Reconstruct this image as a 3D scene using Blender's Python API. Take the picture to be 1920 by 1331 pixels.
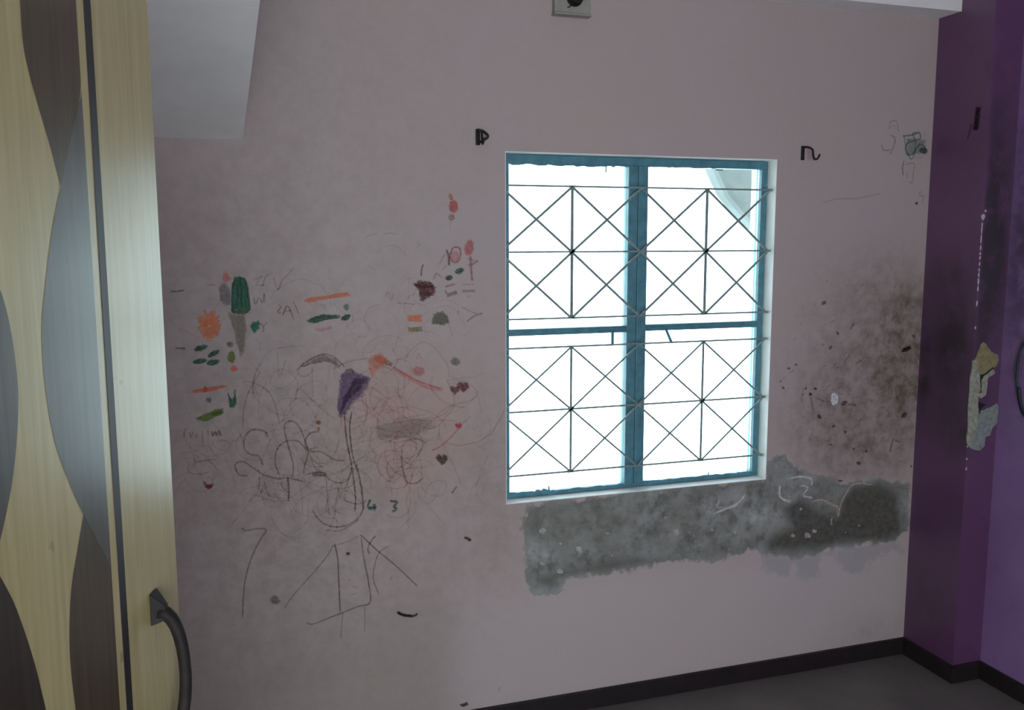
import bpy, math, random
import numpy as np
from mathutils import Vector, Matrix

sc = bpy.context.scene
for o in list(bpy.data.objects):
    bpy.data.objects.remove(o, do_unlink=True)
COL = sc.collection

# ------------------------------------------------------------------ camera
PITCH, ROLL, YAW, CAM_D, CAM_H, FPX = .1283, -.0019, .3107, 2.6495, 1.6, 1651.9
F = Vector((math.sin(YAW) * math.cos(PITCH), math.cos(YAW) * math.cos(PITCH), -math.sin(PITCH)))
R0 = Vector((math.cos(YAW), -math.sin(YAW), 0)); U0 = R0.cross(F)
RV = R0 * math.cos(ROLL) + U0 * math.sin(ROLL); UV = -R0 * math.sin(ROLL) + U0 * math.cos(ROLL)
cd = bpy.data.cameras.new('camera'); cam = bpy.data.objects.new('camera', cd); COL.objects.link(cam)
cd.sensor_width = 36; cd.sensor_fit = 'HORIZONTAL'; cd.lens = FPX / 1920 * 36; cd.clip_start = .02
M = Matrix.Identity(4)
for i in range(3):
    M[i][0], M[i][1], M[i][2] = RV[i], UV[i], -F[i]
M[0][3], M[1][3], M[2][3] = 0, -CAM_D, CAM_H
cam.matrix_world = M
sc.camera = cam

# ------------------------------------------------------------------ exposure, sky, lights
sc.view_settings.view_transform = 'Standard'
sc.view_settings.look = 'None'
sc.view_settings.exposure = 0.0
sc.view_settings.gamma = 1
sc.view_settings.use_curve_mapping = False
sc.render.engine = 'CYCLES'
sc.cycles.transparent_max_bounces = 64
sc.cycles.max_bounces = 14
sc.cycles.diffuse_bounces = 10
sc.cycles.sample_clamp_indirect = 8

w = bpy.data.worlds.new('overcast_sky'); sc.world = w; w.use_nodes = True
bg = w.node_tree.nodes['Background']
bg.inputs[0].default_value = (.74, .94, 1.0, 1); bg.inputs[1].default_value = 6.8

def portal(name, loc, rot, sx, sy):
    l = bpy.data.lights.new(name, 'AREA'); l.shape = 'RECTANGLE'; l.size = sx; l.size_y = sy
    l.cycles.is_portal = True
    o = bpy.data.objects.new(name, l); o.location = loc; o.rotation_euler = rot; COL.objects.link(o)
portal('window_portal', (1.318, .13, 1.314), (math.radians(-90), 0, 0), .96, 1.11)
# added fill lamp behind the camera, in an unseen doorway placed for its shading
dl = bpy.data.lights.new('added_fill_light', 'AREA'); dl.shape = 'RECTANGLE'; dl.size = 1.3; dl.size_y = 2.1
dl.energy = 22; dl.color = (1.0, .84, .77)
do = bpy.data.objects.new('added_fill_light', dl); COL.objects.link(do)
do.location = (-.05, -4.25, 1.1); do.rotation_euler = (math.radians(90), 0, 0)

# ------------------------------------------------------------------ helpers
def obj(name, mb, mats, parent=None, smooth=False, bevel=0, kind=None, label=None):
    """links a mesh builder as ONE mesh object; vertices are given in world space"""
    me = bpy.data.meshes.new(name)
    V = mb.v
    off = parent_loc(parent) if parent else (0, 0, 0)
    me.from_pydata([(a - off[0], b - off[1], c - off[2]) for a, b, c in V], [], mb.f)
    if not isinstance(mats, (list, tuple)): mats = [mats]
    for m in mats: me.materials.append(m)
    if len(mats) > 1:
        me.polygons.foreach_set('material_index', mb.m)
    if smooth:
        me.polygons.foreach_set('use_smooth', [True] * len(me.polygons))
    me.update()
    o = bpy.data.objects.new(name, me); COL.objects.link(o)
    if parent: o.parent = parent
    if bevel:
        b = o.modifiers.new('bevel', 'BEVEL'); b.width = bevel; b.segments = 2; b.limit_method = 'ANGLE'
    if kind: o['kind'] = kind
    if label: o['label'] = label
    return o

def parent_loc(p):
    l = Vector((0, 0, 0))
    while p:
        l += p.location; p = p.parent
    return l

def empty(name, loc, label=None, cat=None, kind=None, group=None):
    o = bpy.data.objects.new(name, None); COL.objects.link(o); o.location = loc; o.empty_display_size = .05
    if label: o['label'] = label
    if cat: o['category'] = cat
    if kind: o['kind'] = kind
    if group: o['group'] = group
    return o

class MB:
    def __init__(s): s.v, s.f, s.m = [], [], []
    def box(s, x0, x1, y0, y1, z0, z1, m=0):
        n = len(s.v)
        s.v += [(x0, y0, z0), (x1, y0, z0), (x1, y1, z0), (x0, y1, z0), (x0, y0, z1), (x1, y0, z1), (x1, y1, z1), (x0, y1, z1)]
        for q in ((0, 3, 2, 1), (4, 5, 6, 7), (0, 1, 5, 4), (1, 2, 6, 5), (2, 3, 7, 6), (3, 0, 4, 7)):
            s.f.append(tuple(n + i for i in q)); s.m.append(m)
        return s
    def poly(s, pts, m=0):
        n = len(s.v); s.v += [tuple(p) for p in pts]; s.f.append(tuple(range(n, n + len(pts)))); s.m.append(m); return s
    def prism(s, pts, d, m=0):
        """pts: closed 3-D outline, d: extrusion vector"""
        n = len(s.v); k = len(pts)
        s.v += [tuple(p) for p in pts] + [(p[0] + d[0], p[1] + d[1], p[2] + d[2]) for p in pts]
        s.f.append(tuple(range(n + k - 1, n - 1, -1))); s.m.append(m)
        s.f.append(tuple(range(n + k, n + 2 * k))); s.m.append(m)
        for i in range(k):
            j = (i + 1) % k
            s.f.append((n + i, n + j, n + k + j, n + k + i)); s.m.append(m)
        return s
    def tube(s, pts, rad, n=8, m=0, flat=1.0, cap=True):
        """swept tube, rad a number or one per point; flat squeezes across"""
        pts = [Vector(p) for p in pts]
        if not isinstance(rad, (list, tuple)): rad = [rad] * len(pts)
        up = None; base = len(s.v)
        for i, p in enumerate(pts):
            t = (pts[min(i + 1, len(pts) - 1)] - pts[max(i - 1, 0)]).normalized()
            if up is None:
                a = Vector((0, 0, 1)) if abs(t.z) < .9 else Vector((1, 0, 0)); up = (a - t * a.dot(t)).normalized()
            else:
                up = (up - t * up.dot(t)).normalized()
            sd = t.cross(up)
            for k in range(n):
                an = 2 * math.pi * k / n
                q = p + (up * math.cos(an) + sd * math.sin(an) * flat) * rad[i]
                s.v.append(tuple(q))
        for i in range(len(pts) - 1):
            for k in range(n):
                a = base + i * n + k; b = base + i * n + (k + 1) % n
                s.f.append((a, b, b + n, a + n)); s.m.append(m)
        if cap:
            s.f.append(tuple(base + k for k in range(n - 1, -1, -1))); s.m.append(m)
            e = base + (len(pts) - 1) * n
            s.f.append(tuple(e + k for k in range(n))); s.m.append(m)
        return s

def spline(P, n=6):
    P = [np.array(p, float) for p in P]
    if len(P) < 3: return [P[0] + (P[-1] - P[0]) * t for t in np.linspace(0, 1, 2)]
    Q = [2 * P[0] - P[1]] + P + [2 * P[-1] - P[-2]]; out = []
    for i in range(1, len(Q) - 2):
        a, b, c, d = Q[i - 1:i + 3]
        for t in np.linspace(0, 1, n, endpoint=False):
            out.append(.5 * ((2 * b) + (c - a) * t + (2 * a - 5 * b + 4 * c - d) * t * t + (3 * b - a - 3 * c + d) * t ** 3))
    out.append(P[-1]); return out

def lin(c):
    return tuple(((x / 255) / 12.92 if x / 255 <= .04045 else ((x / 255 + .055) / 1.055) ** 2.4) for x in c)

# ------------------------------------------------------------------ materials
class NT:
    def __init__(s, name):
        s.mat = bpy.data.materials.new(name); s.mat.use_nodes = True; s.t = s.mat.node_tree
        s.b = s.t.nodes['Principled BSDF']; s.out = s.t.nodes['Material Output']
    def n(s, typ, **kw):
        nd = s.t.nodes.new(typ)
        for k, v in kw.items():
            if isinstance(k, str) and k.startswith('i_'): nd.inputs[k[2:]].default_value = v
            else: setattr(nd, k, v)
        return nd
    def l(s, a, b): s.t.links.new(a, b)
    def noise(s, scale, detail=3, rough=.55, stretch=None):
        tc = s.n('ShaderNodeTexCoord'); src = tc.outputs['Object']
        if stretch:
            mp = s.n('ShaderNodeMapping'); mp.inputs['Scale'].default_value = stretch; s.l(src, mp.inputs[0]); src = mp.outputs[0]
        nz = s.n('ShaderNodeTexNoise'); nz.inputs['Scale'].default_value = scale; nz.inputs['Detail'].default_value = detail; nz.inputs['Roughness'].default_value = rough
        s.l(src, nz.inputs['Vector']); return nz.outputs['Fac']
    def ramp(s, fac, stops):
        r = s.n('ShaderNodeValToRGB'); s.l(fac, r.inputs[0]); e = r.color_ramp.elements
        while len(e) < len(stops): e.new(.5)
        for i, (p, c) in enumerate(stops):
            e[i].position = p; e[i].color = (c[0], c[1], c[2], 1) if isinstance(c, (tuple, list)) else (c, c, c, 1)
        return r.outputs[0]
    def math(s, op, a, b=None, clamp=False):
        m = s.n('ShaderNodeMath', operation=op); m.use_clamp = clamp
        for i, x in enumerate((a, b)):
            if x is None: continue
            if hasattr(x, 'links'): s.l(x, m.inputs[i])
            else: m.inputs[i].default_value = x
        return m.outputs[0]
    def mix(s, fac, a, b):
        m = s.n('ShaderNodeMix', data_type='RGBA')
        for i, x in ((0, fac), (6, a), (7, b)):
            if hasattr(x, 'links'): s.l(x, m.inputs[i])
            elif i == 0: m.inputs[0].default_value = x
            else: m.inputs[i].default_value = (*x[:3], 1)
        return m.outputs[2]
    def attr(s, name):
        a = s.n('ShaderNodeAttribute'); a.attribute_name = name; return a
    def bump(s, h, dist, strength=.5):
        b = s.n('ShaderNodeBump'); b.inputs['Distance'].default_value = dist; b.inputs['Strength'].default_value = strength
        s.l(h, b.inputs['Height']); s.l(b.outputs[0], s.b.inputs['Normal'])
    def smooth(s, x, a, b):
        m = s.n('ShaderNodeMapRange'); m.interpolation_type = 'SMOOTHSTEP'
        m.inputs['From Min'].default_value = a; m.inputs['From Max'].default_value = b; s.l(x, m.inputs[0]); return m.outputs[0]

def simple(name, c, rough=.6, var=.12, scale=14, bump=0, metal=0, spec=.4, stretch=None):
    m = NT(name)
    nz = m.noise(scale, 4, .6, stretch)
    lo = tuple(x * (1 - var) for x in c); hi = tuple(min(1, x * (1 + var)) for x in c)
    m.l(m.ramp(nz, [(.3, lo), (.7, hi)]), m.b.inputs['Base Color'])
    m.b.inputs['Roughness'].default_value = rough; m.b.inputs['Metallic'].default_value = metal
    m.b.inputs['Specular IOR Level'].default_value = spec
    if bump: m.bump(nz, bump)
    return m.mat

WALL_A = (.47, .395, .405)
def wall_material():
    m = NT('lilac_pink_wall_paint')
    n1 = m.noise(1.6, 3); n2 = m.noise(9, 5, .6); n3 = m.noise(46, 4, .65); n4 = m.noise(22, 6, .7); n5 = m.noise(5.5, 5, .65)
    base = m.ramp(n1, [(.34, (.485, .392, .372)), (.66, (.48, .40, .398))])
    base = m.mix(m.math('MULTIPLY', m.smooth(n3, .45, .7), .10), base, (.36, .31, .31))
    base = m.mix(m.math('MULTIPLY', m.attr('patch').outputs['Fac'], .42), base, (.56, .48, .50))
    base = m.mix(m.math('MULTIPLY', m.attr('pink').outputs['Fac'], .42), base, (.48, .28, .25))
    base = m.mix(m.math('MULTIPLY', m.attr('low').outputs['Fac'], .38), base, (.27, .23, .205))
    # noisy grime by scribbles and window, plus dimmer warm light painted at the left
    g = m.attr('grime_shade').outputs['Fac']
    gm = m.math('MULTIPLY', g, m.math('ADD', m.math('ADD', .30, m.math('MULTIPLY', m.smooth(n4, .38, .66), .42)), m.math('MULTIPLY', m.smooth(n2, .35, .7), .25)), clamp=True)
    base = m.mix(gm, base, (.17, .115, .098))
    ed = m.math('MULTIPLY', m.math('SUBTRACT', n2, .5), .85)
    ed2 = m.math('MULTIPLY', m.math('SUBTRACT', n4, .5), .8)
    edge = m.math('ADD', m.math('ADD', ed, ed2), m.math('MULTIPLY', m.math('SUBTRACT', n5, .5), .8))
    # bare grey plaster
    g2 = m.smooth(m.math('ADD', m.attr('grey2').outputs['Fac'], edge), .42, .62)
    base = m.mix(m.math('MULTIPLY', g2, .5), base, (.30, .30, .32))
    mo = m.smooth(m.math('ADD', m.attr('mould').outputs['Fac'], m.math('MULTIPLY', edge, .8)), .40, .56)
    mcol = m.ramp(m.math('ADD', m.math('MULTIPLY', n4, .6), m.math('MULTIPLY', n2, .4)), [(.38, (.095, .10, .085)), (.47, (.20, .21, .195)), (.54, (.31, .32, .315)), (.60, (.40, .41, .40)), (.66, (.52, .51, .51))])
    mcol = m.mix(m.math('MULTIPLY', m.smooth(n5, .42, .60), .55), mcol, (.15, .15, .125))
    base = m.mix(m.math('MULTIPLY', mo, .92), base, mcol)
    rim = m.math('MULTIPLY', m.math('SUBTRACT', m.smooth(m.math('ADD', m.attr('mould').outputs['Fac'], m.math('MULTIPLY', edge, .8)), .34, .42), mo, clamp=True), .15)
    base = m.mix(rim, base, (.55, .50, .50))
    dk = m.smooth(m.math('ADD', m.attr('dark').outputs['Fac'], m.math('MULTIPLY', edge, .7)), .35, .85)
    dcol = m.ramp(n3, [(.35, (.055, .05, .042)), (.65, (.12, .11, .095))])
    base = m.mix(m.math('MULTIPLY', dk, .9), base, dcol)
    m.l(base, m.b.inputs['Base Color'])
    m.b.inputs['Roughness'].default_value = .55; m.b.inputs['Specular IOR Level'].default_value = .3
    m.bump(m.math('ADD', m.math('MULTIPLY', n3, .35), m.math('MULTIPLY', m.math('MULTIPLY', mo, n4), 1.2)), .0025, .5)
    return m.mat

def crayon_material():
    m = NT('wax_crayon')
    a = m.attr('ink'); op = m.attr('opacity').outputs['Fac']
    n = m.noise(420, 3, .6); n2 = m.noise(120, 2, .5)
    br = m.math('ADD', m.math('ADD', .32, m.math('MULTIPLY', m.smooth(n, .30, .60), .45)), m.math('MULTIPLY', m.smooth(n2, .3, .65), .35), clamp=True)
    al = m.math('MULTIPLY', op, br, clamp=True)
    m.l(a.outputs['Color'], m.b.inputs['Base Color']); m.l(al, m.b.inputs['Alpha'])
    m.b.inputs['Roughness'].default_value = .6; m.b.inputs['Specular IOR Level'].default_value = .25
    return m.mat

def purple_material():
    m = NT('glossy_purple_paint')
    n1 = m.noise(2.2, 3); n2 = m.noise(12, 5, .65); n3 = m.noise(50, 3)
    c = m.ramp(n1, [(.3, (.110, .040, .110)), (.7, (.145, .054, .142))])
    c = m.mix(m.math('MULTIPLY', m.smooth(n2, .5, .75), .35), c, (.075, .03, .085))
    g = m.attr('grime_shade').outputs['Fac']
    c = m.mix(m.math('MULTIPLY', g, m.math('ADD', .35, m.smooth(n2, .3, .6)), clamp=True), c, (.03, .018, .03))
    m.l(c, m.b.inputs['Base Color']); m.b.inputs['Roughness'].default_value = .40
    m.b.inputs['Specular IOR Level'].default_value = .9
    m.bump(m.math('ADD', n1, m.math('MULTIPLY', n2, .25)), .012, .25)
    return m.mat

def laminate(name, lo, hi, rough=.36):
    m = NT(name)
    n = m.noise(9, 5, .6, (14, 14, .7)); n2 = m.noise(3, 3); n3 = m.noise(26, 3, .7)
    c = m.ramp(n, [(.3, lo), (.7, hi)])
    c = m.mix(m.math('MULTIPLY', m.smooth(n3, .68, .76), .55), c, tuple(x * .45 for x in lo))
    c = m.mix(m.math('MULTIPLY', m.smooth(n2, .5, .8), .2), c, tuple(x * .7 for x in lo))
    m.l(c, m.b.inputs['Base Color']); m.b.inputs['Roughness'].default_value = rough
    m.b.inputs['Specular IOR Level'].default_value = .1; m.bump(n, .0006, .3)
    m.b.inputs['Coat Weight'].default_value = .85; m.b.inputs['Coat Roughness'].default_value = .23; m.b.inputs['Coat IOR'].default_value = 1.5
    return m.mat

M_WALL = wall_material()
M_CRAYON = crayon_material()
M_PURPLE = purple_material()
M_SOFFIT = simple('white_distempered_plaster', (.88, .85, .85), .8, .05, 7, .002)
M_CEIL = simple('ceiling_white', (.62, .60, .61), .85, .05, 5)
M_REVEAL = simple('white_window_reveal_paint', (.88, .89, .87), .6, .04, 20, .001)
M_TEAL = simple('teal_enamel_on_steel', (.085, .225, .285), .45, .22, 30, .0006)
M_ROD = simple('grey_green_steel_rod', (.22, .28, .28), .5, .25, 60)
M_BASE = simple('near_black_skirting_tile', (.018, .012, .014), .5, .3, 20)
M_FLOOR = simple('dull_grey_cement_tile', (.165, .15, .14), .40, .16, 5, .001)
M_CREAM = laminate('cream_wood_laminate', (.335, .275, .13), (.43, .355, .18))
M_BROWN = laminate('dark_brown_laminate', (.040, .028, .014), (.066, .047, .026))
M_TAUPE = laminate('grey_taupe_laminate', (.060, .052, .046), (.085, .075, .066))
M_DARK = laminate('darkest_brown_laminate', (.022, .016, .012), (.036, .026, .020))
M_GROOVE = simple('black_groove_lining', (.016, .011, .014), .45)
M_BRONZE = simple('dark_bronze_metal', (.018, .014, .014), .6, .3, 60, .0003, spec=.15)
M_IRON = simple('blackened_iron', (.022, .018, .019), .5, .3, 60, metal=.4)
M_BLOCK = simple('aged_white_mounting_block', (.33, .32, .28), .55, .1, 30)
M_BLACK = simple('black_bakelite', (.012, .011, .010), .35, .2, 30)
M_CARC = simple('wardrobe_side_board', (.20, .15, .09), .5, .15, 12)
M_CHIP_A = simple('ochre_bare_plaster', (.27, .235, .13), .9, .25, 60, .002)
M_CHIP_B = simple('pale_green_grey_plaster', (.33, .33, .27), .9, .3, 70, .002)
M_CHIP_C = simple('grey_cement_render', (.25, .27, .27), .9, .3, 60, .002)
M_CHIP_D = simple('dark_plaster_hollow', (.02, .012, .018), .9)
M_CHIPW = simple('white_chipped_paint', (.55, .50, .55), .8, .1, 60)
M_CABLE = simple('dark_teal_cable_sheath', (.018, .032, .045), .4, .2, 40)
M_EAVE = simple('weathered_outside_concrete', (.125, .145, .14), .9, .2, 6)

def glass_material():
    m = NT('thin_window_glass')
    t = m.n('ShaderNodeBsdfTransparent'); t.inputs[0].default_value = (.96, .98, .98, 1)
    g = m.n('ShaderNodeBsdfGlossy'); g.inputs['Roughness'].default_value = .05
    fr = m.n('ShaderNodeFresnel'); fr.inputs[0].default_value = 1.45
    x = m.n('ShaderNodeMixShader'); m.l(m.math('MULTIPLY', fr.outputs[0], m.ramp(m.noise(3), [(0, .8), (1, 1.0)])), x.inputs[0])
    m.l(t.outputs[0], x.inputs[1]); m.l(g.outputs[0], x.inputs[2]); m.l(x.outputs[0], m.out.inputs[0])
    return m.mat
M_GLASS = glass_material()

# ------------------------------------------------------------------ traced marks (world metres / mm)
DATA = {
 'mould': [[894,724],[901,741],[1309,759],[1808,755],[1833,845],[1888,851],[1924,799],[2018,751],[2113,713],[2280,709],[2429,671],[2451,568],[2442,484],[2295,462],[2103,458],[1963,443],[1803,482],[1780,494],[1585,477],[1416,487],[1213,473],[1037,475],[1009,423],[924,428],[909,473],[896,575]],
 'dark': [[2129,630],[2184,701],[2304,700],[2394,647],[2416,571],[2418,476],[2246,463],[2055,464],[1826,473],[1801,522],[1912,571],[1863,645],[1953,677],[2059,616],[2119,590]],
 'dark2': [[924,508],[1037,522],[1313,537],[1395,518],[1427,476],[1273,475],[1018,468],[999,433],[924,452]],
 'patch': [[647,496],[896,447],[1038,466],[1804,462],[2443,473],[2448,19],[664,54],[628,61]],
 'grey2': [[1803,472],[2419,455],[2422,412],[2298,405],[2228,350],[2155,365],[2116,426],[2069,421],[2038,352],[1967,361],[1942,419],[1909,378],[1829,398]],
 'pink': [[312,1207],[442,1283],[675,1156],[690,915],[533,756],[399,769],[303,879]],
 'bandA_l': [[239,1781],[239,1750],[233,1728],[221,1701],[208,1674],[197,1646]],
 'bandA_r': [[150,1804],[150,1769],[151,1738],[156,1719],[172,1691],[197,1645]],
 'bandB_l': [[156,1719],[172,1691],[197,1645],[215,1610],[232,1564],[241,1531],[242,1489],[233,1439],[211,1393],[195,1367],[176,1339],[152,1304]],
 'bandC_l': [[195,1367],[209,1341],[223,1313],[231,1279],[233,1248],[230,1207]],
 'bandD_r': [[293,1567],[286,1547],[281,1519],[280,1487],[286,1455],[296,1425],[308,1401],[320,1381]],
 'bandE_r': [[322,1364],[306,1335],[294,1304],[284,1273],[278,1248],[274,1232]],
 'ch': [[[2461,1188],[2470,1205],[2483,1242],[2493,1249],[2507,1241],[2530,1213],[2561,1201],[2568,1184],[2559,1160],[2531,1142],[2500,1135],[2486,1136],[2481,1158]],[[2453,1184],[2466,1192],[2483,1140],[2492,1097],[2485,1055],[2493,986],[2486,943],[2471,901],[2465,875],[2448,894],[2448,920],[2451,946],[2446,1010],[2446,1117]],[[2538,1153],[2553,1146],[2551,1135],[2523,1121],[2522,1087],[2517,1060],[2496,1050],[2481,1068],[2501,1072],[2493,1102],[2503,1130]],[[2495,990],[2506,1007],[2542,1017],[2571,1028],[2581,1015],[2579,959],[2557,938],[2551,913],[2531,908],[2529,879],[2509,861],[2474,870],[2465,875],[2471,901],[2486,943]]],
 'hole': [[2490,1038],[2525,1027],[2506,1011],[2496,986]],
 'crack': [[2542,1157],[2515,1139],[2497,1130],[2488,1115],[2494,1089]],
 'cable': [[-350,1259],[-332,1211],[-327,1146],[-332,1091],[-343,1037],[-367,1000]],
 'scr': [[-202,2051],[-199,2013],[-195,1974]],
 'scr2': [[-177,1998],[-163,1945]],
 'pgr': [[-144,1470],[-171,1130],[-209,807],[-37,1230],[-58,1942]],
 'edgech': [[-239,1692],[-240,1670],[-249,1619],[-247,1583],[-249,1511],[-252,1474],[-253,1401],[-253,1346],[-254,1276],[-260,800]],
}
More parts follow.
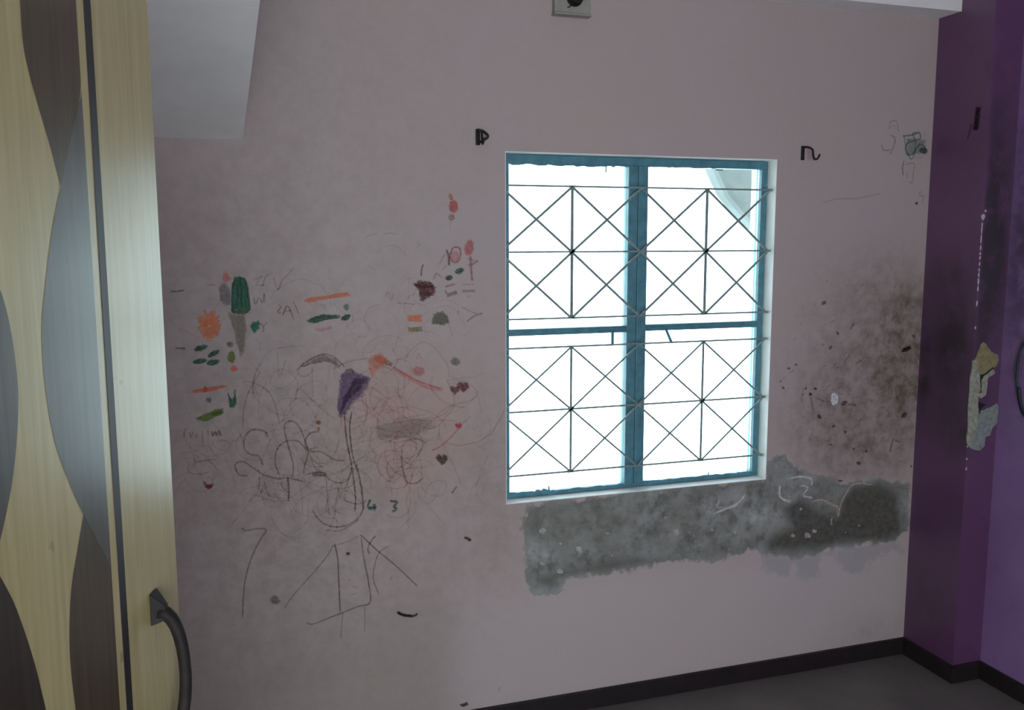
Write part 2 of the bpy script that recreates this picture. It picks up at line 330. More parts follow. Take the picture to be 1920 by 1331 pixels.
DRAWINGS = [
["leaf_drawing","tall dark green crayon leaf",[["f",[[10,1478],[17,1495],[34,1500],[49,1491],[53,1470],[56,1429],[53,1404],[40,1396],[20,1398],[4,1402],[8,1437]],3.4,0.95,[18,78,60],84],["s",[[9,1402],[9,1447],[15,1485],[32,1498],[48,1486],[53,1446],[54,1404],[27,1399],[9,1402]],4,0.95,[14,66,52]],["s",[[20,1409],[27,1478],[34,1491],[34,1415]],3,0.9,[12,60,48]]]],
["flame_drawing","faint grey flame with red tip",[["f",[[-26,1468],[-16,1485],[-3,1478],[6,1457],[5,1423],[-12,1423],[-24,1434]],5,0.55,[96,88,94],85],["f",[[-15,1492],[-15,1504],[-5,1516],[8,1497],[-3,1487]],3,0.7,[160,90,84],80]]],
["stem_drawing","broad olive crayon stem",[["f",[[-3,1396],[40,1396],[45,1352],[35,1283],[23,1273],[11,1340]],5,0.6,[104,94,82],85]]],
["flower_drawing","orange crayon flower",[["s",[[-51,1364],[-25,1365]],6,0.75,[170,98,80]],["s",[[-51,1362],[-27,1352]],8,0.75,[168,98,68]],["s",[[-52,1360],[-34,1340]],8,0.75,[168,98,68]],["s",[[-53,1360],[-35,1333]],8,0.75,[170,98,80]],["s",[[-54,1359],[-45,1326]],4,0.75,[168,98,68]],["s",[[-56,1358],[-55,1319]],8,0.75,[184,104,66]],["s",[[-58,1358],[-65,1323]],4,0.75,[168,98,68]],["s",[[-60,1359],[-73,1328]],6,0.75,[168,98,68]],["s",[[-61,1360],[-77,1339]],8,0.75,[170,98,80]],["s",[[-62,1362],[-83,1347]],6,0.75,[184,104,66]],["s",[[-62,1363],[-88,1356]],4,0.75,[184,104,66]],["s",[[-63,1364],[-83,1362]],4,0.75,[184,104,66]],["s",[[-62,1367],[-84,1379]],8,0.75,[184,104,66]],["s",[[-61,1368],[-85,1389]],8,0.75,[184,104,66]],["s",[[-60,1369],[-75,1394]],4,0.75,[184,104,66]],["s",[[-59,1370],[-68,1407]],6,0.75,[170,98,80]],["s",[[-57,1370],[-58,1399]],6,0.75,[170,98,80]],["s",[[-55,1370],[-48,1404]],8,0.75,[170,98,80]],["s",[[-54,1370],[-42,1406]],8,0.75,[184,104,66]],["s",[[-53,1369],[-40,1390]],8,0.75,[184,104,66]],["s",[[-52,1368],[-28,1390]],6,0.75,[168,98,68]],["s",[[-51,1366],[-28,1378]],6,0.75,[168,98,68]],["s",[[-49,1356],[-42,1350]],5,0.5,[176,110,78]],["s",[[-58,1365],[-56,1391]],5,0.5,[176,110,78]],["s",[[-50,1360],[-28,1356]],5,0.5,[176,110,78]],["s",[[-58,1356],[-71,1336]],5,0.5,[176,110,78]],["s",[[-53,1358],[-37,1349]],5,0.5,[176,110,78]],["s",[[-59,1362],[-67,1375]],5,0.5,[176,110,78]],["s",[[-53,1364],[-33,1378]],5,0.5,[176,110,78]],["s",[[-52,1363],[-36,1370]],5,0.5,[176,110,78]],["s",[[-66,1361],[-79,1369]],5,0.5,[176,110,78]],["s",[[-65,1363],[-80,1378]],5,0.5,[176,110,78]],["s",[[-63,1360],[-81,1367]],5,0.5,[176,110,78]],["s",[[-57,1353],[-62,1326]],5,0.5,[176,110,78]],["s",[[-65,1361],[-72,1366]],5,0.5,[176,110,78]],["s",[[-64,1354],[-73,1353]],5,0.5,[176,110,78]],["s",[[-63,1366],[-66,1375]],5,0.5,[176,110,78]],["s",[[-61,1365],[-69,1384]],5,0.5,[176,110,78]],["s",[[-63,1350],[-77,1340]],5,0.5,[176,110,78]],["s",[[-55,1359],[-34,1349]],5,0.5,[176,110,78]],["s",[[-52,1360],[-35,1359]],5,0.5,[176,110,78]],["s",[[-61,1363],[-71,1377]],5,0.5,[176,110,78]],["s",[[-59,1353],[-71,1336]],5,0.5,[176,110,78]],["s",[[-59,1353],[-71,1333]],5,0.5,[176,110,78]],["s",[[-49,1357],[-33,1347]],5,0.5,[176,110,78]],["s",[[-59,1355],[-73,1334]],5,0.5,[176,110,78]],["s",[[-57,1355],[-61,1334]],5,0.5,[176,110,78]],["s",[[-58,1362],[-58,1383]],5,0.5,[176,110,78]]]],
["leaf_drawing","small dark green crayon leaf",[["f",[[-64,1304],[-65,1300],[-70,1297],[-77,1293],[-85,1291],[-92,1291],[-98,1292],[-101,1295],[-99,1299],[-95,1303],[-88,1306],[-80,1308],[-72,1308],[-66,1307]],3,0.95,[28,66,52],-23]]],
["leaf_drawing","small dark green crayon leaf",[["f",[[-32,1290],[-33,1287],[-36,1282],[-42,1278],[-50,1274],[-57,1272],[-62,1272],[-65,1274],[-65,1277],[-61,1282],[-55,1286],[-48,1290],[-41,1292],[-35,1292]],3,0.95,[28,66,52],-36]]],
["leaf_drawing","small dark green crayon leaf",[["f",[[-68,1265],[-69,1261],[-74,1258],[-82,1256],[-91,1254],[-99,1255],[-104,1256],[-106,1259],[-105,1262],[-100,1265],[-92,1268],[-84,1269],[-76,1269],[-70,1267]],3,0.95,[28,66,52],-18]]],
["leaf_drawing","small dark green crayon leaf",[["f",[[-34,1259],[-35,1255],[-40,1252],[-47,1249],[-54,1248],[-62,1249],[-67,1251],[-69,1254],[-68,1258],[-63,1262],[-56,1264],[-49,1265],[-41,1265],[-36,1263]],3,0.95,[28,66,52],-18]]],
["dash_mark","short dark crayon dash",[["s",[[-155,1463],[-142,1462],[-120,1465]],4,0.8,[62,46,50]]]],
["dash_mark","faint grey crayon dash",[["s",[[-57,1476],[-47,1479],[-36,1478]],4,0.5,[80,66,68]]]],
["dash_mark","thin dark crayon dash",[["s",[[-150,1302],[-135,1301],[-124,1299]],4,0.9,[48,34,40]]]],
["dot_drawing","grey green crayon spot",[["f",[[6,1307],[5,1303],[3,1301],[-1,1299],[-5,1300],[-9,1301],[-11,1304],[-12,1307],[-11,1311],[-8,1313],[-5,1315],[0,1314],[3,1313],[6,1310]],3,0.6,[78,92,88],60]]],
["leaf_drawing","yellow green crayon leaf",[["f",[[11,1270],[9,1263],[6,1257],[2,1254],[-3,1255],[-7,1258],[-10,1264],[-11,1271],[-9,1278],[-6,1283],[-2,1286],[3,1286],[7,1283],[10,1277]],3,0.9,[84,96,34],80]]],
["dot_drawing","orange red crayon dot",[["f",[[14,1236],[13,1232],[10,1230],[7,1228],[3,1228],[0,1230],[-3,1233],[-3,1237],[-2,1241],[0,1244],[4,1245],[8,1245],[11,1243],[13,1240]],3,0.8,[170,84,62],60]]],
["heart_drawing","small dark green crayon heart",[["f",[[55,1356],[62,1366],[82,1371],[78,1351],[66,1338]],3,0.95,[18,78,60],60]]],
["letter_marks","grey pencil letters",[["s",[[84,1367],[92,1354],[91,1339]],3,0.7,[92,76,74]],["s",[[102,1368],[92,1354]],3,0.7,[92,76,74]],["s",[[68,1441],[72,1421],[82,1442]],3.4,0.7,[92,76,74]],["s",[[86,1438],[91,1424],[98,1452],[98,1424]],3,0.7,[92,76,74]],["s",[[73,1491],[94,1501],[76,1477],[100,1476]],3,0.5,[92,76,74]],["s",[[93,1473],[104,1501],[115,1507]],3,0.5,[92,76,74]]]],
["check_mark","long grey pencil tick",[["s",[[126,1497],[136,1462],[149,1488],[168,1507],[184,1525]],3,0.5,[92,76,74]]]],
["letter_marks","grey pencil script letters",[["s",[[136,1418],[143,1411],[133,1397],[144,1395]],3,0.7,[92,76,74]],["s",[[147,1387],[162,1414],[178,1375]],3.2,0.8,[70,58,58]],["s",[[154,1398],[170,1400]],3,0.7,[92,76,74]],["s",[[178,1429],[187,1408],[192,1390]],3,0.6,[92,76,74]]]],
["flag_drawing","orange and green crayon flag",[["f",[[207,1424],[221,1437],[280,1443],[337,1453],[344,1440],[290,1434],[227,1423]],3.4,0.75,[168,98,68],-6],["f",[[213,1367],[229,1377],[261,1387],[310,1383],[313,1374],[271,1370],[239,1361]],3,0.95,[28,66,52],-6],["f",[[343,1381],[343,1377],[340,1373],[336,1369],[329,1367],[323,1366],[318,1367],[316,1369],[316,1373],[318,1377],[323,1381],[329,1384],[336,1385],[340,1384]],3,0.95,[28,66,52],-20],["f",[[340,1406],[339,1402],[337,1398],[333,1396],[330,1397],[327,1399],[325,1402],[324,1406],[325,1411],[327,1414],[331,1416],[334,1416],[337,1414],[339,1410]],3,0.6,[76,98,86],60],["s",[[255,1415],[269,1413],[267,1404]],3,0.5,[86,80,84]],["s",[[239,1344],[260,1340],[288,1348]],6,0.4,[168,96,92]],["s",[[351,1382],[349,1364]],3,0.6,[92,76,74]]]],
["flag_drawing","orange, grey and lime green crayon flag",[["f",[[-117,1175],[-100,1182],[-21,1190],[-18,1182],[-68,1172],[-104,1170]],3.4,0.7,[168,88,66],-8],["f",[[-70,1181],[-71,1177],[-72,1174],[-74,1173],[-77,1173],[-79,1175],[-80,1178],[-80,1181],[-80,1185],[-78,1188],[-76,1189],[-74,1189],[-72,1187],[-70,1184]],3,0.8,[150,66,36],60],["f",[[-60,1149],[-61,1145],[-63,1143],[-66,1141],[-70,1142],[-72,1143],[-74,1146],[-75,1149],[-74,1153],[-72,1155],[-69,1157],[-66,1156],[-63,1155],[-61,1152]],3,0.7,[84,80,88],50],["f",[[-106,1099],[-75,1109],[-48,1120],[-31,1120],[-30,1106],[-66,1091],[-86,1086]],3,0.95,[80,98,34],-15],["f",[[-62,1110],[-33,1117],[-32,1108],[-59,1101]],3,0.8,[66,84,30],-15]]],
["tulip_drawing","green crayon tulip",[["f",[[-14,1167],[-8,1151],[-2,1145],[7,1164],[9,1139],[0,1122],[-11,1125]],3,0.95,[18,78,60],85],["s",[[7,1175],[3,1161]],4,0.7,[82,42,44]]]],
["letter_marks","faint brown crayon letters",[["s",[[-142,1066],[-134,1067],[-139,1055],[-139,1043]],3,0.5,[92,76,74]],["s",[[-124,1058],[-122,1042],[-115,1057]],3,0.6,[92,76,74]],["s",[[-110,1051],[-106,1040],[-103,1054]],3,0.6,[92,76,74]],["s",[[-87,1060],[-90,1039],[-87,1011]],3,0.6,[92,76,74]],["s",[[-74,1060],[-72,1042]],3,0.6,[92,76,74]],["s",[[-64,1057],[-61,1043],[-54,1055],[-50,1042],[-44,1056],[-38,1041]],3.4,0.65,[92,66,68]],["s",[[-145,997],[-96,1003]],3,0.4,[92,76,74]],["s",[[-116,995],[-114,967],[-124,950]],3,0.5,[92,76,74]],["s",[[-107,984],[-97,985]],4,0.5,[92,76,74]],["s",[[-114,970],[-94,969],[-77,973],[-54,971]],3,0.45,[92,76,74]],["s",[[-130,971],[-131,943],[-109,932],[-76,937]],3,0.4,[92,76,74]],["s",[[-45,1025],[-32,1028],[-12,1015]],3,0.5,[92,76,74]]]],
["smile_drawing","dark red crayon smile",[["f",[[-91,909],[-84,898],[-76,895],[-67,902],[-68,893],[-78,886],[-88,891]],3,0.9,[104,22,34],0],["s",[[-83,914],[-75,922],[-68,913]],3,0.4,[92,76,74]]]],
["umbrella_drawing","brown pencil umbrella canopy",[["s",[[182,1223],[206,1245],[236,1261],[265,1268],[295,1255],[322,1227]],4,0.75,[86,70,66]],["s",[[195,1233],[227,1241],[265,1246],[290,1238],[309,1222]],3,0.6,[92,76,74]],["f",[[197,1237],[240,1259],[265,1265],[295,1252],[313,1228],[273,1248],[231,1243]],5,0.5,[98,82,78],60],["s",[[184,1220],[192,1207],[209,1205],[224,1216],[227,1229]],3,0.5,[92,76,74]],["s",[[231,1231],[226,1197],[227,1140]],3,0.35,[92,76,74]],["s",[[292,1233],[292,1189]],3,0.4,[92,76,74]]]],
["scribble_drawing","dense dark purple crayon scribble",[["f",[[310,1201],[332,1218],[349,1213],[367,1201],[397,1189],[385,1162],[361,1133],[338,1112],[323,1086],[303,1074],[297,1110],[305,1153]],3.6,0.85,[78,62,88],70],["f",[[349,1186],[388,1187],[374,1167],[348,1142],[325,1117],[312,1091],[303,1078],[317,1135],[335,1161]],4,0.9,[44,28,58],-62],["s",[[337,1215],[343,1221],[346,1208]],4,0.8,[62,50,46]],["s",[[369,1132],[383,1140]],3,0.7,[70,40,60]]]],
["line_drawing","two long dark pencil lines",[["s",[[317,1091],[319,1051],[323,1001],[330,956],[337,910],[343,855],[345,819],[342,778]],4,0.9,[48,40,42]],["s",[[340,1089],[333,1045],[335,992],[341,946],[355,900],[363,854],[367,817],[368,780]],4,0.9,[46,38,40]],["s",[[368,785],[354,758],[320,737],[281,734],[246,749],[225,774],[215,793]],3.6,0.75,[66,54,52]],["s",[[250,728],[289,720],[320,730],[351,749]],3,0.6,[92,76,74]],["s",[[335,910],[324,875],[312,849]],3,0.6,[92,76,74]]]],
["loop_drawing","tangled dark pencil loops",[["s",[[91,1027],[87,1042],[67,1051],[43,1050],[26,1027],[26,995],[44,979],[64,973],[76,945]],4,0.75,[80,66,65]],["s",[[159,903],[163,938],[152,987],[143,1032],[142,1062],[159,1072],[179,1060],[195,1024],[207,974],[196,935],[192,909]],4,0.75,[80,66,65]],["s",[[120,911],[111,951],[118,990],[144,1011],[178,1010],[198,988],[214,976],[248,971],[282,946],[312,939]],4,0.75,[80,66,65]],["s",[[240,1034],[216,1031],[199,1008],[210,983],[236,990]],3.2,0.75,[80,66,65]],["s",[[144,829],[148,864],[145,900]],3.2,0.75,[80,66,65]],["s",[[0,932],[-2,953],[19,960],[47,939],[79,914],[119,900],[145,900],[190,885]],4,0.75,[80,66,65]],["s",[[-2,938],[9,920],[33,916]],3.2,0.75,[80,66,65]],["s",[[195,904],[221,909],[251,908],[267,885],[297,871],[324,880],[336,915]],3.2,0.75,[80,66,65]],["s",[[78,894],[81,874],[91,847]],3.2,0.55,[80,66,65]],["s",[[125,884],[135,865],[145,855]],3.2,0.55,[80,66,65]],["s",[[214,952],[230,919],[255,895],[260,840],[264,776]],3.2,0.55,[80,66,65]],["s",[[208,974],[222,947],[251,922]],3.2,0.55,[80,66,65]],["s",[[64,911],[61,872]],3.2,0.55,[80,66,65]],["s",[[145,904],[147,828]],6,0.7,[64,68,62]],["f",[[217,907],[230,913],[259,906],[255,895],[221,898]],4,0.6,[84,72,72],0]]],
["figure_drawing","thin pencil tent shape",[["s",[[78,1223],[58,1192],[39,1155],[27,1109],[23,1053]],3.2,0.5,[92,76,74]],["s",[[28,1197],[56,1193],[96,1167],[115,1129],[127,1068]],3.2,0.5,[92,76,74]],["s",[[58,1190],[69,1149]],3,0.4,[92,76,74]],["s",[[11,1054],[21,1019]],3,0.4,[92,76,74]],["s",[[191,1168],[236,1118],[285,1071]],3,0.35,[92,76,74]],["s",[[131,1291],[208,1297]],3,0.3,[92,76,74]],["s",[[129,1279],[132,1206],[152,1256]],3,0.35,[92,76,74]]]],
["flower_drawing","orange crayon blossom with long red stalk",[["f",[[394,1241],[407,1256],[433,1262],[451,1246],[441,1226],[419,1214],[406,1192],[397,1202]],5,0.5,[162,104,80],60],["f",[[447,1238],[444,1233],[438,1231],[430,1232],[423,1235],[417,1240],[414,1245],[414,1251],[418,1255],[424,1257],[432,1257],[439,1254],[445,1249],[448,1243]],3,0.6,[160,84,60],60],["f",[[467,1226],[464,1224],[460,1223],[454,1225],[449,1227],[445,1231],[443,1235],[443,1238],[445,1240],[450,1241],[455,1240],[461,1237],[465,1233],[467,1229]],3,0.6,[110,90,70],30],["s",[[470,1218],[499,1197],[525,1180],[570,1153],[623,1142]],8,0.5,[160,92,86]],["s",[[481,1211],[548,1172],[616,1145]],3,0.6,[130,66,62]]]],
["heart_drawing","small maroon crayon heart",[["f",[[662,1143],[663,1145],[665,1148],[670,1149],[675,1146],[677,1141],[675,1136],[670,1132],[665,1128],[662,1124],[662,1123],[661,1124],[659,1128],[654,1132],[649,1138],[647,1143],[649,1148],[654,1150],[659,1148],[662,1145]],3,0.92,[92,56,62],60]]],
["heart_drawing","maroon crayon heart",[["f",[[689,1153],[689,1155],[693,1159],[699,1160],[705,1157],[708,1151],[705,1144],[699,1138],[692,1133],[689,1129],[689,1128],[688,1129],[685,1134],[679,1140],[673,1146],[670,1153],[673,1159],[679,1161],[685,1159],[688,1155]],3,0.92,[88,46,54],60]]],
["heart_drawing","dark brown crayon heart",[["f",[[618,926],[618,928],[622,932],[628,933],[634,930],[636,923],[634,916],[627,911],[621,906],[618,902],[617,900],[617,902],[614,906],[608,912],[602,919],[599,926],[602,932],[608,934],[614,932],[617,928]],3,0.92,[60,48,42],60]]],
["heart_drawing","small red crayon heart",[["f",[[673,1026],[673,1027],[675,1030],[679,1031],[683,1029],[684,1025],[683,1021],[679,1017],[675,1014],[673,1012],[673,1011],[673,1012],[671,1015],[667,1018],[663,1022],[662,1026],[663,1030],[667,1031],[671,1030],[673,1027]],3,0.92,[140,50,66],60]]],
["line_drawing","pinkish diagonal crayon line",[["s",[[672,1013],[646,987],[614,962],[586,950]],4,0.55,[150,80,84]],["s",[[684,1027],[713,1053]],3,0.5,[92,76,74]],["s",[[612,1031],[607,981]],4,0.5,[92,76,74]]]],
["dash_mark","dark crayon fleck",[["s",[[666,828],[659,820],[649,807]],5,0.8,[62,56,54]]]],
["dot_drawing","pink crayon blot",[["f",[[567,1202],[565,1197],[560,1192],[552,1190],[544,1190],[536,1193],[531,1198],[529,1204],[531,1210],[537,1214],[544,1217],[553,1216],[560,1213],[565,1208]],4,0.55,[152,92,90],60],["s",[[542,1240],[549,1257],[558,1239]],3,0.4,[92,76,74]]]],
["dot_drawing","grey green crayon blot",[["f",[[680,1227],[679,1222],[674,1218],[669,1216],[662,1216],[656,1219],[652,1223],[651,1228],[652,1233],[656,1237],[662,1239],[669,1239],[675,1236],[679,1232]],3,0.7,[94,96,86],60]]],
["scribble_drawing","pale green crayon smear",[["f",[[415,1040],[478,1054],[569,1053],[605,1027],[568,1011],[500,998],[414,995]],9,0.26,[88,96,80],-8],["s",[[415,1035],[477,1018],[559,1039]],3,0.5,[76,84,72]],["s",[[478,1058],[569,1066]],3,0.5,[80,78,70]],["s",[[419,1008],[522,996],[568,979]],3,0.5,[70,72,64]],["s",[[433,1043],[592,1056]],3,0.4,[80,84,72]]]],
["dot_drawing","tiny red crayon dots",[["f",[[247,1062],[246,1059],[245,1057],[242,1056],[239,1056],[236,1058],[234,1060],[234,1063],[234,1065],[236,1067],[239,1068],[242,1068],[245,1067],[247,1064]],3,0.8,[120,46,44],60],["f",[[245,1043],[244,1041],[243,1039],[241,1038],[240,1038],[238,1040],[237,1041],[237,1044],[237,1046],[238,1048],[240,1049],[242,1049],[243,1048],[244,1046]],3,0.7,[150,70,50],60]]],
["loop_drawing","thin brown pencil hook line",[["s",[[492,962],[490,925],[495,888],[506,855],[534,850],[557,864]],3.4,0.55,[92,66,62]],["s",[[488,964],[508,986],[540,990],[568,975]],3,0.5,[96,76,68]]]],
["numeral_drawing","dark green crayon number four",[["s",[[390,810],[383,787],[409,783]],5,0.9,[20,72,64]],["s",[[402,795],[403,771]],5,0.9,[20,72,64]],["s",[[383,781],[396,777]],4,0.7,[20,72,64]]]],
["numeral_drawing","dark green crayon number three",[["s",[[451,800],[473,794],[463,781],[471,772],[457,764]],5,0.85,[34,74,62]]]],
["numeral_drawing","large thin pencil number seven",[["s",[[7,760],[19,749],[44,752],[77,746],[55,710],[27,651],[8,577],[0,483]],3.8,0.7,[72,62,58]]]],
["figure_drawing","pencil house outline with legs",[["s",[[271,675],[259,651],[220,605],[176,560],[145,527],[122,494]],3.4,0.6,[78,68,62]],["s",[[277,681],[286,634],[287,560],[289,460]],4,0.85,[58,50,48]],["s",[[359,691],[366,625],[378,549],[382,480],[345,471],[304,459],[260,447],[207,433],[185,439]],3.8,0.75,[62,54,52]],["s",[[297,456],[292,414],[289,372]],3.4,0.5,[92,76,74]],["s",[[365,466],[363,385]],3.4,0.55,[92,76,74]],["s",[[270,673],[319,684],[354,698]],3,0.4,[92,76,74]],["s",[[324,539],[346,532]],3,0.4,[92,76,74]],["s",[[323,514],[343,513]],3,0.4,[92,76,74]],["s",[[316,561],[324,558]],4,0.5,[92,76,74]],["f",[[324,644],[323,642],[321,641],[319,640],[316,640],[314,641],[312,643],[312,645],[312,647],[314,649],[316,649],[319,649],[322,648],[323,646]],3,0.8,[52,44,46],60]]],
["figure_drawing","dark pencil arrow cross",[["s",[[357,701],[381,675],[411,642],[469,585],[533,513]],3.6,0.75,[64,56,54]],["s",[[404,693],[387,674],[379,652],[384,636]],4.5,0.7,[48,52,48]],["s",[[444,655],[415,638],[399,598],[394,552],[411,500]],3.4,0.6,[74,60,58]],["s",[[453,556],[446,543]],4,0.5,[92,76,74]]]],
["smile_drawing","near black crayon smile",[["s",[[467,437],[478,428],[503,418],[523,416],[531,423]],5.5,0.95,[26,16,20]],["s",[[469,434],[485,423],[513,416]],5,0.9,[26,16,20]]]],
["dash_mark","short black crayon fleck",[["s",[[689,656],[700,652],[709,643]],6,0.9,[36,26,28]]]],
["smudge_mark","round grey smudge",[["f",[[109,523],[108,517],[104,513],[98,511],[92,512],[87,515],[84,520],[82,526],[84,532],[88,536],[93,538],[99,537],[105,534],[108,529]],4,0.5,[68,60,58],60]]],
["smudge_mark","dark floor level smudges",[["f",[[667,90],[693,94],[698,83],[677,80]],3,0.9,[40,28,30],0],["s",[[804,128],[803,113]],5,0.7,[60,46,46]]]],
["flower_drawing","red and orange crayon tulip bud",[["f",[[678,1706],[676,1697],[672,1691],[667,1687],[661,1687],[655,1691],[652,1697],[650,1705],[652,1713],[656,1720],[661,1724],[667,1724],[673,1720],[676,1714]],4,0.75,[152,72,68],80],["f",[[662,1737],[663,1732],[663,1728],[661,1725],[658,1724],[655,1725],[652,1728],[650,1732],[649,1737],[649,1741],[651,1744],[654,1745],[657,1744],[660,1741]],4,0.6,[150,92,66],70],["f",[[667,1673],[666,1669],[664,1665],[660,1663],[655,1663],[651,1665],[649,1669],[648,1673],[649,1677],[651,1680],[655,1682],[660,1682],[664,1680],[666,1677]],4,0.45,[130,96,80],70],["s",[[654,1662],[652,1636]],3,0.4,[92,76,74]]]],
["scribble_drawing","dark maroon crayon scribble",[["f",[[538,1470],[560,1482],[590,1476],[603,1461],[598,1439],[582,1430],[561,1419],[557,1432],[552,1453]],3.4,0.95,[76,42,44],25],["s",[[540,1469],[568,1462],[598,1465]],4,0.9,[58,30,34]],["s",[[552,1443],[590,1443]],4,0.8,[58,30,34]]]],
["dash_mark","upright maroon crayon dash",[["s",[[567,1531],[562,1516],[560,1496]],4,0.6,[96,62,62]]]],
["figure_drawing","red and maroon crayon flower stalk",[["s",[[640,1574],[647,1556],[648,1527]],5,0.7,[84,54,56]],["s",[[654,1563],[661,1580],[679,1581],[685,1563],[678,1541],[663,1537],[652,1552],[655,1569]],4,0.6,[110,64,68]],["f",[[682,1554],[681,1547],[677,1541],[672,1538],[666,1538],[660,1541],[656,1547],[655,1554],[656,1561],[660,1567],[666,1570],[672,1570],[677,1567],[681,1561]],4,0.35,[158,98,96],70],["s",[[617,1530],[629,1552],[638,1563]],3,0.5,[92,76,74]],["s",[[598,1484],[606,1501],[613,1501],[624,1490]],3.6,0.6,[78,62,62]],["s",[[625,1512],[640,1527]],3,0.5,[92,76,74]]]],
["flower_drawing","pink crayon tulip",[["f",[[727,1577],[723,1567],[718,1559],[711,1556],[705,1557],[700,1562],[697,1571],[698,1582],[701,1592],[707,1600],[713,1603],[720,1602],[725,1597],[727,1588]],4,0.7,[152,82,84],75],["s",[[716,1555],[718,1518],[721,1479]],5,0.6,[120,66,74]],["s",[[708,1526],[724,1531],[740,1542]],4,0.5,[120,66,74]],["s",[[705,1548],[728,1541]],4,0.4,[130,76,80]]]],
["leaf_drawing","green crayon leaf spot",[["f",[[694,1515],[694,1511],[692,1507],[688,1503],[682,1500],[676,1500],[671,1501],[668,1504],[667,1508],[670,1512],[674,1516],[680,1519],[686,1519],[691,1518]],3,0.85,[30,78,60],-20]]],
["leaf_drawing","dark grey green crayon leaf spot",[["f",[[658,1492],[658,1488],[656,1484],[652,1482],[647,1481],[642,1481],[638,1483],[636,1486],[636,1490],[639,1493],[643,1496],[648,1497],[652,1497],[656,1495]],3,0.85,[50,62,54],-10]]],
["letter_marks","brown crayon bars under the tulip",[["s",[[635,1462],[666,1470]],4,0.55,[110,66,68]],["s",[[635,1451],[643,1440],[671,1448]],3.6,0.5,[110,66,68]],["s",[[640,1432],[673,1442]],5,0.65,[86,58,60]],["s",[[691,1467],[727,1468]],4,0.4,[92,76,74]],["s",[[689,1447],[731,1448]],5,0.5,[92,66,68]],["s",[[704,1429],[716,1433]],4,0.4,[92,76,74]]]],
["dash_mark","slanted grey crayon dash",[["s",[[703,1352],[727,1369],[754,1377]],5,0.65,[72,72,72]],["s",[[688,1398],[711,1386],[735,1376]],3.4,0.45,[92,76,74]]]],
["flag_drawing","small orange and olive crayon flag",[["f",[[517,1376],[559,1378],[559,1357],[518,1357]],3.6,0.75,[172,104,70],-4],["f",[[517,1340],[559,1341],[560,1327],[519,1326]],3.6,0.75,[112,98,66],-4]]],
["mushroom_drawing","grey green crayon mushroom",[["f",[[592,1349],[596,1372],[610,1384],[627,1383],[640,1373],[647,1354],[626,1345]],3.6,0.8,[80,78,66],70],["s",[[642,1356],[657,1307]],3,0.4,[92,76,74]]]],
["letter_marks","faint pencil letters above the scribble",[["s",[[485,1416],[515,1413],[537,1410]],3.4,0.45,[92,76,74]],["s",[[449,1435],[457,1449],[467,1425],[475,1445]],3,0.4,[92,76,74]],["s",[[392,1611],[406,1618],[431,1625]],3,0.3,[92,76,74]],["s",[[446,1622],[467,1625],[489,1622]],3,0.35,[92,76,74]],["s",[[423,1561],[445,1582],[481,1589],[506,1568],[517,1550]],3,0.22,[92,76,74]],["s",[[400,1529],[422,1514]],3,0.25,[92,76,74]],["s",[[555,1593],[559,1586]],4,0.5,[92,76,74]]]],
["scribble_drawing","green crayon scribble near the corner",[["s",[[2324,1971],[2372,1978],[2394,1986],[2401,1966],[2373,1957],[2342,1944],[2341,1913],[2370,1909],[2400,1945],[2433,1926]],4,0.7,[52,86,76]],["s",[[2327,1974],[2344,1923],[2362,1893],[2377,1904],[2380,1955],[2365,1980],[2384,1986]],3.6,0.6,[56,84,76]],["f",[[2341,1964],[2424,1961],[2431,1911],[2348,1908]],6,0.35,[62,86,80],40],["f",[[2435,1923],[2434,1919],[2429,1915],[2422,1913],[2414,1913],[2407,1915],[2401,1918],[2399,1922],[2401,1927],[2405,1931],[2413,1933],[2421,1933],[2428,1931],[2433,1928]],3,0.8,[40,56,54],30],["s",[[2419,1989],[2423,1977]],4,0.6,[60,80,76]],["s",[[2384,1896],[2419,1900]],3,0.5,[92,76,74]]]],
["letter_marks","dark grey crayon letters near the corner",[["s",[[2262,1994],[2268,2019],[2293,2020],[2303,1985]],3.4,0.55,[74,64,68]],["s",[[2266,2002],[2291,2006]],3,0.5,[74,64,68]],["s",[[2268,1974],[2290,1962],[2286,1937],[2272,1906]],4,0.65,[66,56,62]],["s",[[2232,1940],[2243,1920],[2274,1921]],4,0.6,[66,56,62]]]],
["letter_marks","small dark grey crayon letters below the green scribble",[["s",[[2335,1885],[2329,1862],[2334,1834]],4,0.8,[54,46,54]],["s",[[2341,1872],[2379,1876],[2378,1842],[2377,1809],[2361,1811]],3.4,0.55,[76,66,72]],["s",[[2352,1842],[2352,1824]],4,0.6,[60,52,58]],["s",[[2418,1781],[2409,1763],[2429,1761],[2424,1737]],3.4,0.6,[70,60,66]],["f",[[2406,1735],[2406,1733],[2404,1731],[2402,1730],[2399,1730],[2397,1731],[2395,1732],[2394,1734],[2395,1736],[2396,1738],[2399,1739],[2401,1739],[2404,1738],[2405,1737]],3,0.95,[30,22,28],0]]],
["line_drawing","long faint grey crayon arc",[["s",[[1997,1732],[2056,1746],[2142,1749],[2240,1768]],3.2,0.45,[92,80,84]]]],
["dash_mark","dark hooked crayon dash",[["s",[[2356,865],[2349,846],[2341,812]],6,0.85,[42,26,34]],["s",[[2360,857],[2383,847]],5,0.85,[42,26,34]]]],
["dash_mark","upright dark crayon dash below the hooked one",[["s",[[2264,879],[2264,844]],5,0.7,[60,42,46]]]],
["smudge_mark","black smudge close to the corner",[["f",[[2368,1188],[2374,1203],[2406,1213],[2414,1201],[2393,1190]],3.4,0.9,[28,20,24],-20]]],
["paint_chip","small white oval chip",[["f",[[2098,1028],[2097,1019],[2093,1011],[2086,1007],[2079,1008],[2073,1012],[2068,1020],[2066,1030],[2067,1039],[2071,1047],[2077,1051],[2084,1050],[2091,1046],[2096,1038]],2.4,1.0,[185,176,180],80]]],
